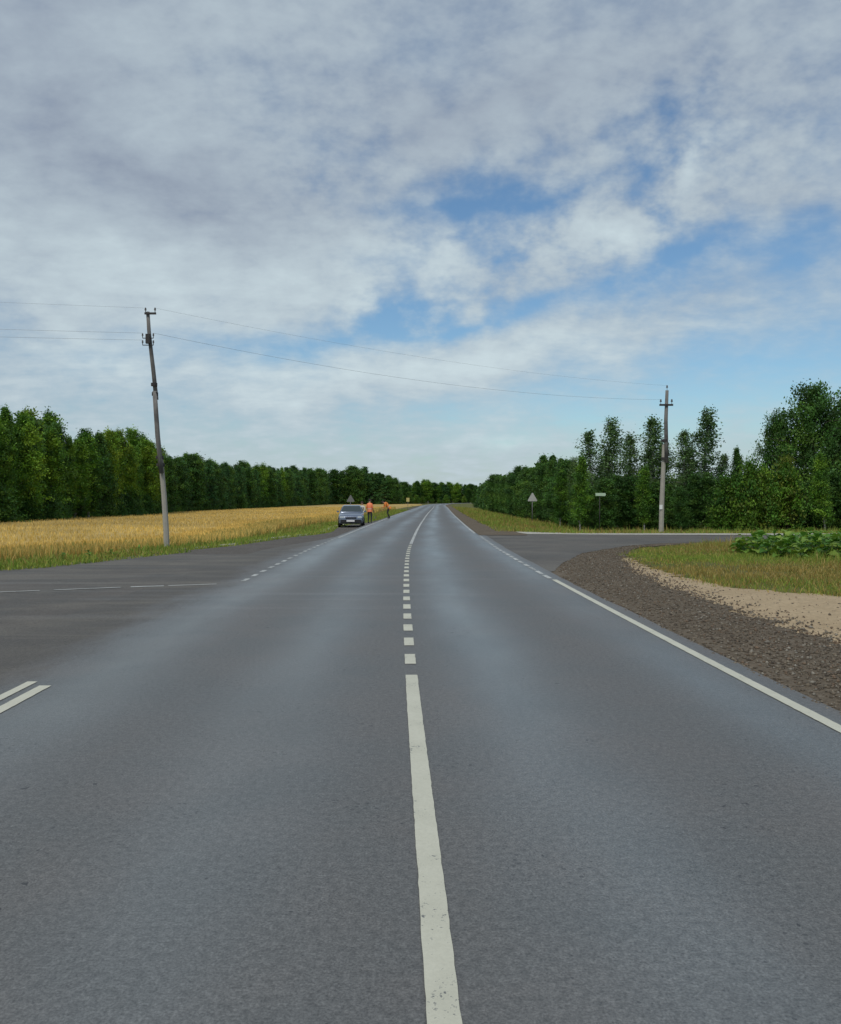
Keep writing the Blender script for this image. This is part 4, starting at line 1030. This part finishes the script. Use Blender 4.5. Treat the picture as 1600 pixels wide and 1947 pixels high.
triangle_sign(667, 84, 940, 0.86, 'grey-green triangular road sign standing behind the parked car', 0.05, mat='galv_dull')
# small pale plate by the right wood
PD = 45.5; PX = at(1142, PD); z = gz(PX, PD); zc_ = CAM_H + (950 - 940) * PD / FPX - z
r = tag(empty('direction_sign', (PX, PD, z), 0.05), 'small pale green pointed plate against the dark right-hand trees', 'sign')
MB().tube([(-0.02, 0.04, -0.2), (-0.02, 0.04, zc_ + 0.1)], 0.022, 8).build('post', M['iron'], r, True)
q = MB(); w2, h2 = 0.26, 0.075
q.add([(-w2, -0.01, zc_ - h2), (w2, -0.01, zc_ - h2 * 1.2), (w2 + 0.05, -0.01, zc_), (w2, -0.01, zc_ + h2), (-w2, -0.01, zc_ + h2)] + [(-w2, 0.01, zc_ - h2), (w2, 0.01, zc_ - h2 * 1.2), (w2 + 0.05, 0.01, zc_), (w2, 0.01, zc_ + h2), (-w2, 0.01, zc_ + h2)],
      [(0, 1, 2, 3, 4), (9, 8, 7, 6, 5)] + [(i, (i + 1) % 5, 5 + (i + 1) % 5, 5 + i) for i in range(5)])
q.build('plate', M['palegreen'], r)
# small yellow sign down the road
YD = 135.0; YX = at(776, YD); z = gz(YX, YD)
r = tag(empty('road_sign', (YX, YD, z)), 'tiny yellow roadside sign beyond the workers on the left verge', 'road sign')
MB().tube([(0, 0.04, -0.2), (0, 0.04, 2.0)], 0.03, 8).build('post', M['galv_dull'], r, True)
MB().box((0, 0, 1.75), (0.50, 0.02, 0.62)).build('plate', M['yellow'], r, bevel=0.004)

# ------------------------------------------------------------------ parked car (front towards the camera)
def car(x, y, rz, label):
    paint = simple_mat('silver_blue_car_paint', (0.17, 0.205, 0.275), 0.25, 0.4, 0.12, 3, 0.6, 0.9)
    glass = simple_mat('car_glass', (0.045, 0.06, 0.06), 0.06, 0, 0.05, 3, 0.7)
    black = simple_mat('black_plastic', (0.016, 0.016, 0.018), 0.6)
    rub = simple_mat('tyre_rubber', (0.02, 0.02, 0.02), 0.85)
    rimm = simple_mat('wheel_alloy', (0.42, 0.43, 0.44), 0.35, 0.8)
    lamp = simple_mat('headlamp_lens', (0.55, 0.58, 0.6), 0.12, 0.2)
    plate = simple_mat('number_plate_white', (0.80, 0.78, 0.78), 0.4)
    r = tag(empty('parked_car', (x, y, gz(x, y) + 0.008), rz), label, 'car')
    # stations along y (front = -y): y, bottom z, waist z, half width
    st = [(-2.02, 0.34, 0.60, 0.62), (-1.98, 0.26, 0.72, 0.76), (-1.80, 0.22, 0.80, 0.82), (-1.35, 0.21, 0.88, 0.84), (-0.88, 0.21, 0.95, 0.845), (-0.3, 0.20, 0.97, 0.85), (0.5, 0.20, 0.98, 0.85), (1.2, 0.21, 1.0, 0.845), (1.65, 0.24, 1.02, 0.83), (1.93, 0.30, 0.96, 0.79), (2.0, 0.40, 0.80, 0.72)]
    V, F = [], []
    for (yy_, zb_, zt_, w) in st:
        h = zt_ - zb_
        half = [(0.80 * w, zb_), (0.95 * w, zb_ + 0.10 * h), (1.0 * w, zb_ + 0.42 * h), (0.99 * w, zb_ + 0.70 * h), (0.955 * w, zb_ + 0.90 * h), (0.88 * w, zt_), (0.45 * w, zt_ + 0.025)]
        ring = half + [(-a, b) for a, b in reversed(half)]
        V += [(a, yy_, b) for a, b in ring]
    m = 14
    for i in range(len(st) - 1):
        for k in range(m): F.append((i * m + k, i * m + (k + 1) % m, (i + 1) * m + (k + 1) % m, (i + 1) * m + k))
    F += [tuple(range(m)), tuple((len(st) - 1) * m + k for k in range(m))]
    body = MB().add(V, F).build('body', paint, r, True)
    # cabin
    cs = [(-0.92, 0.97, 0.74, 0.955), (-0.25, 1.40, 0.575, 0.96), (0.15, 1.455, 0.57, 0.965), (0.85, 1.45, 0.565, 0.975), (1.25, 1.40, 0.56, 0.98), (1.78, 1.04, 0.70, 1.0)]
    V, F = [], []
    for (yy_, zr, wr, zw) in cs:
        wb = 0.775 if zr > 1.2 else wr + 0.02
        V += [(wb, yy_, zw - 0.02), (wr + 0.035, yy_, zr - 0.06 if zr > 1.2 else zr - 0.01), (wr - 0.06, yy_, zr), (-(wr - 0.06), yy_, zr), (-(wr + 0.035), yy_, zr - 0.06 if zr > 1.2 else zr - 0.01), (-wb, yy_, zw - 0.02)]
    for i in range(len(cs) - 1):
        for k in range(5): F.append((i * 6 + k, i * 6 + k + 1, i * 6 + 7 + k, i * 6 + 6 + k))
    F += [tuple(range(6)), tuple((len(cs) - 1) * 6 + k for k in range(6))]
    cab = MB().add(V, F).build('cabin', paint, r, True)
    def pane(name, P, nrm):
        nrm = Vector(nrm).normalized() * 0.012
        P = [Vector(p) for p in P]; n_ = len(P)
        VV = [p + nrm for p in P] + [p - nrm * 0.4 for p in P]
        return MB().add(VV, [tuple(range(n_)), tuple(reversed(range(n_, 2 * n_)))] + [(i, (i + 1) % n_, n_ + (i + 1) % n_, n_ + i) for i in range(n_)]).build(name, glass, r)
    pane('windscreen', [(-0.70, -0.86, 1.01), (0.70, -0.86, 1.01), (0.55, -0.29, 1.375), (-0.55, -0.29, 1.375)], (0, -0.6, 0.8))
    pane('rear_window', [(0.64, 1.72, 1.08), (-0.64, 1.72, 1.08), (-0.50, 1.30, 1.365), (0.50, 1.30, 1.365)], (0, 0.6, 0.8))
    for s in (-1, 1):
        for a, b, c_, d_ in ((-0.62, 0.30, -0.20, 0.30), (0.38, 1.20, 0.38, 1.10)):
            pane('side_window', [(s * 0.765, a, 1.00), (s * 0.765, b, 1.00), (s * 0.635, d_, 1.335), (s * 0.635, c_, 1.335)][::s], (s, 0, 0.35))
        MB().box((s * 0.91, -0.58, 1.02), (0.16, 0.09, 0.12)).build('wing_mirror', paint, r, bevel=0.02)
        hl = MB(); hl.box((s * 0.57, -1.965, 0.665), (0.30, 0.12, 0.13), 0.0, 0.9); hl.build('headlight', lamp, r, bevel=0.02)
        for yw in (-1.26, 1.22):
            wl = empty('wheel'); wl.parent = r; wl.location = (s * 0.765, yw, 0.285)
            MB().lathe([(0.20, -0.085), (0.265, -0.09), (0.285, -0.06), (0.285, 0.06), (0.265, 0.09), (0.20, 0.085)], (0, 0, 0), 'x', 22).build('tyre', rub, wl, True)
            MB().lathe([(0.19, -0.03), (0.20, 0.04), (0.06, 0.05)] if s > 0 else [(0.06, -0.05), (0.20, -0.04), (0.19, 0.03)], (s * 0.05, 0, 0), 'x', 18).build('rim', rimm, wl)
            MB().lathe([(0.335, -0.004), (0.335, 0.004)], (s * 0.853, yw, 0.30), 'x', 22).build('wheel_arch', black, r)
        MB().box((s * 0.62, 1.985, 0.80), (0.22, 0.06, 0.20)).build('tail_light', M['red'], r, bevel=0.01)
    MB().box((0, -2.035, 0.615), (0.72, 0.05, 0.10)).build('grille', black, r, bevel=0.01)
    MB().box((0, -2.05, 0.40), (1.34, 0.10, 0.20)).build('bumper', black, r, bevel=0.03)
    MB().box((-0.02, -2.108, 0.43), (0.52, 0.012, 0.115)).build('number_plate', plate, r)
    return r
CAR_D = 55.0
car(at(664.5, CAR_D), CAR_D + 2.0, RAD(3.0), 'silver-blue car with white number plate parked on the left shoulder')

# ------------------------------------------------------------------ people
def person(name_label, x, y, rz, J, hi_vis, top_col, leg_col, hair_col, scale=1.0, vest_col=None, cat='person'):
    """J: joint dict (local, facing -y) ; body grown with a Skin modifier into one surface"""
    r = tag(empty('person', (x, y, gz(x, y)), rz), name_label, cat)
    r.scale = (scale,) * 3
    verts, rad, edges = [], [], []
    def v(p, rr): verts.append(p); rad.append(rr); return len(verts) - 1
    pel = v(J['pelvis'], 0.145); wai = v(J['waist'], 0.125); che = v(J['chest'], 0.155); nk = v(J['neck'], 0.058)
    hd0 = v(J['head0'], 0.075); hd1 = v(J['head1'], 0.092); hd2 = v(J['head2'], 0.06)
    edges += [(pel, wai), (wai, che), (che, nk), (nk, hd0), (hd0, hd1), (hd1, hd2)]
    for s in ('l', 'r'):
        sh = v(J['sh_' + s], 0.068); el = v(J['el_' + s], 0.047); wr = v(J['wr_' + s], 0.03); pm = v(J['hand_' + s], 0.036)
        edges += [(che, sh), (sh, el), (el, wr), (wr, pm)]
        hv = Vector(J['hand_' + s]); d = (hv - Vector(J['wr_' + s])).normalized()
        sd_ = d.cross(Vector((0, 0, 1)) if abs(d.z) < 0.9 else Vector((0, 1, 0))).normalized(); cu = d.cross(sd_)
        for i, ln in enumerate((0.07, 0.08, 0.075, 0.06)):
            b0 = hv + d * 0.035 + sd_ * (0.027 - 0.018 * i)
            f1 = v(tuple(b0 + d * ln * 0.5), 0.009); f2 = v(tuple(b0 + d * ln * 0.9 + cu * 0.02), 0.008); edges += [(pm, f1), (f1, f2)]
        t1 = v(tuple(hv + sd_ * 0.045 + d * 0.01), 0.010); t2 = v(tuple(hv + sd_ * 0.062 + d * 0.045), 0.009); edges += [(wr, t1), (t1, t2)]
        hp = v(J['hip_' + s], 0.095); kn = v(J['kn_' + s], 0.065); an = v(J['an_' + s], 0.043)
        a = Vector(J['an_' + s]); heel = v((a.x, a.y + 0.02, 0.035), 0.04); toe = v((a.x, a.y - 0.17, 0.03), 0.034)
        edges += [(pel, hp), (hp, kn), (kn, an), (an, heel), (heel, toe)]
    me = bpy.data.meshes.new('body'); me.from_pydata([tuple(q) for q in verts], edges, [])
    o = bpy.data.objects.new('body', me); COL.objects.link(o)
    md = o.modifiers.new('skin', 'SKIN'); md.use_smooth_shade = True
    for i, rr in enumerate(rad):
        me.skin_vertices[0].data[i].radius = (rr, rr * (0.78 if i in (0, 1, 2) else 1.0))
    me.skin_vertices[0].data[0].use_root = True
    sb = o.modifiers.new('sub', 'SUBSURF'); sb.levels = 1; sb.render_levels = 1
    dg = bpy.context.evaluated_depsgraph_get()
    bm_ = bpy.data.meshes.new_from_object(o.evaluated_get(dg))
    bpy.data.objects.remove(o)
    mats = [simple_mat('skin', (0.42, 0.25, 0.17), 0.5, 0, 0.06), simple_mat('top_cloth', top_col, 0.9, 0, 0.12), simple_mat('trousers_cloth', leg_col, 0.9, 0, 0.15), simple_mat('boots', (0.02, 0.02, 0.02), 0.7)]
    bm_.materials.clear()
    for m_ in mats: bm_.materials.append(m_)
    hip_z = Vector(J['pelvis']); chest = Vector(J['chest'])
    up = (chest - hip_z).normalized()
    for p in bm_.polygons:
        c_ = p.center
        t = (c_ - hip_z).dot(up)
        hd = min((c_ - Vector(J['wr_' + s])).length for s in 'lr'); hd_ = min((c_ - Vector(J['hand_' + s])).length for s in 'lr')
        if (c_ - Vector(J['head1'])).length < 0.17 or (c_ - Vector(J['neck'])).length < 0.075: idx = 0
        elif hd_ < 0.13 and hd_ < hd + 0.02: idx = 0
        elif c_.z < 0.11: idx = 3
        elif t < 0.02 and c_.z < hip_z.z + 0.12: idx = 2
        else: idx = 1
        p.material_index = idx; p.use_smooth = True
    obj('body', bm_, r)
    # hair / cap over the head
    hc = Vector(J['head1']); hup = (Vector(J['head2']) - Vector(J['head0'])).normalized()
    bmh = bmesh.new(); bmesh.ops.create_uvsphere(bmh, u_segments=14, v_segments=10, radius=0.108)
    for q in bmh.verts: q.co = Vector((q.co.x * 0.93, q.co.y * 1.02, q.co.z * 1.05))
    bmesh.ops.delete(bmh, geom=[q for q in bmh.verts if q.co.z < -0.01 and q.co.y < 0.03 or q.co.z < -0.07], context='VERTS')
    hm = bpy.data.meshes.new('hair'); bmh.to_mesh(hm); bmh.free(); hm.materials.append(simple_mat('hair', hair_col, 0.8))
    for p in hm.polygons: p.use_smooth = True
    ho = obj('hair', hm, r); ho.location = hc + hup * 0.035; ho.rotation_euler = Vector((0, 0, 1)).rotation_difference(hup).to_euler()
    # face details
    fo = Vector((0, -1, 0)); fo = (fo - hup * fo.dot(hup)).normalized(); si = hup.cross(fo)
    fm = MB()
    fm.tube([hc + fo * 0.085 + hup * 0.005, hc + fo * 0.112 - hup * 0.025], [0.008, 0.014], 6); fm.build('nose', mats[0], r, True)
    for s in (-1, 1):
        MB().lathe([(0.011, -0.004), (0.011, 0.004)], tuple(hc + fo * 0.088 + si * 0.033 * s + hup * 0.012), 'y', 8).build('eye', M['iron'], r)
        MB().tube([hc + si * 0.088 * s + hup * 0.03, hc + si * 0.098 * s, hc + si * 0.088 * s - hup * 0.03], [0.01, 0.017, 0.01], 6).build('ear', mats[0], r, True)
    if vest_col:
        vm = simple_mat('vest_orange', vest_col, 0.75, 0, 0.10, 12)
        b0, b1 = Vector(J['pelvis']) - up * 0.12, Vector(J['chest']) + up * 0.15
        axx = Vector((1, 0, 0)); fr = up.cross(axx).normalized()
        V, F = [], []
        prof = [(0.0, 0.205, 0.155), (0.25, 0.19, 0.145), (0.55, 0.195, 0.15), (0.80, 0.215, 0.158), (0.92, 0.19, 0.13), (1.0, 0.10, 0.085)]
        for (t, a, b) in prof:
            cc = b0.lerp(b1, t)
            for k_ in range(16):
                w_ = 2 * math.pi * k_ / 16; V.append(cc + axx * a * math.cos(w_) + fr * b * math.sin(w_))
        for i in range(len(prof) - 1):
            for k_ in range(16): F.append((i * 16 + k_, i * 16 + (k_ + 1) % 16, (i + 1) * 16 + (k_ + 1) % 16, (i + 1) * 16 + k_))
        ve = MB().add(V, F).build('safety_vest', vm, r, True)
        sv = MB()
        for t, a, b in ((0.34, 0.197, 0.151),):
            V, F = [], []
            for dz in (-0.022, 0.022):
                cc = b0.lerp(b1, t) + up * dz
                for k_ in range(16):
                    w_ = 2 * math.pi * k_ / 16; V.append(cc + axx * a * math.cos(w_) + fr * b * math.sin(w_))
            for k_ in range(16): F.append((k_, (k_ + 1) % 16, 16 + (k_ + 1) % 16, 16 + k_))
            sv.add(V, F)
        sv.build('reflective_band', M['galv'], ve, True)
    return r
STAND = dict(pelvis=(0, 0, 0.95), waist=(0, 0.0, 1.12), chest=(0, 0.0, 1.34), neck=(0, 0.01, 1.50), head0=(0, -0.01, 1.57), head1=(0, -0.015, 1.65), head2=(0, -0.005, 1.74),
             sh_l=(0.19, 0, 1.42), el_l=(0.27, 0.03, 1.15), wr_l=(0.22, -0.12, 0.95), hand_l=(0.20, -0.18, 0.90), sh_r=(-0.19, 0, 1.42), el_r=(-0.27, 0.03, 1.15), wr_r=(-0.24, -0.08, 0.93), hand_r=(-0.23, -0.12, 0.87),
             hip_l=(0.10, 0, 0.90), kn_l=(0.12, -0.02, 0.50), an_l=(0.13, 0.02, 0.09), hip_r=(-0.10, 0, 0.90), kn_r=(-0.12, -0.03, 0.50), an_r=(-0.14, 0.03, 0.09))
W1D = 57.5; W1X = at(703.5, W1D)
person('person in an orange safety vest standing beside the parked car', W1X, W1D, RAD(150), STAND, True, (0.80, 0.22, 0.09), (0.03, 0.04, 0.045), (0.03, 0.022, 0.018), 0.93, (0.95, 0.27, 0.12))
P3D = 59.5; P3X = at(689, P3D)
person('person in a pale top standing behind the parked car', P3X, P3D, RAD(-40), STAND, False, (0.66, 0.64, 0.56), (0.03, 0.03, 0.04), (0.05, 0.035, 0.025), 0.95)
BEND = dict(pelvis=(0, 0.12, 0.90), waist=(0, 0.02, 1.05), chest=(0, -0.16, 1.20), neck=(0, -0.29, 1.28), head0=(0, -0.35, 1.30), head1=(0, -0.41, 1.33), head2=(0, -0.48, 1.38),
            sh_l=(0.19, -0.20, 1.25), el_l=(0.26, -0.30, 0.98), wr_l=(0.12, -0.52, 0.92), hand_l=(0.08, -0.58, 0.90), sh_r=(-0.19, -0.20, 1.25), el_r=(-0.27, -0.22, 0.98), wr_r=(-0.12, -0.28, 0.80), hand_r=(-0.06, -0.33, 0.80),
            hip_l=(0.10, 0.10, 0.86), kn_l=(0.14, -0.06, 0.48), an_l=(0.15, 0.06, 0.09), hip_r=(-0.10, 0.12, 0.86), kn_r=(-0.14, 0.0, 0.48), an_r=(-0.16, 0.22, 0.09))
W2D = 70.0; W2X = at(737.5, W2D)
w2 = person('person in an orange safety vest bending over a long tool on the verge', W2X, W2D, RAD(-72), BEND, True, (0.70, 0.22, 0.05), (0.028, 0.03, 0.025), (0.03, 0.02, 0.015), 1.0, (0.95, 0.30, 0.06))
sh = tag(empty('long_handled_tool', w2.location, RAD(-72)), 'long wooden tool held low by the bending worker', 'tool')
MB().tube([(-0.07, -0.18, 0.84), (0.08, -0.60, 0.875), (0.2, -1.15, 0.12)][:1] + [(0.02, -0.50, 0.72), (0.10, -1.05, 0.10)], 0.018, 8).build('handle', simple_mat('tool_wood', (0.32, 0.20, 0.09), 0.7), sh, True)
MB().box((0.105, -1.09, 0.07), (0.24, 0.05, 0.16)).build('blade', M['galv_dull'], sh, bevel=0.006)
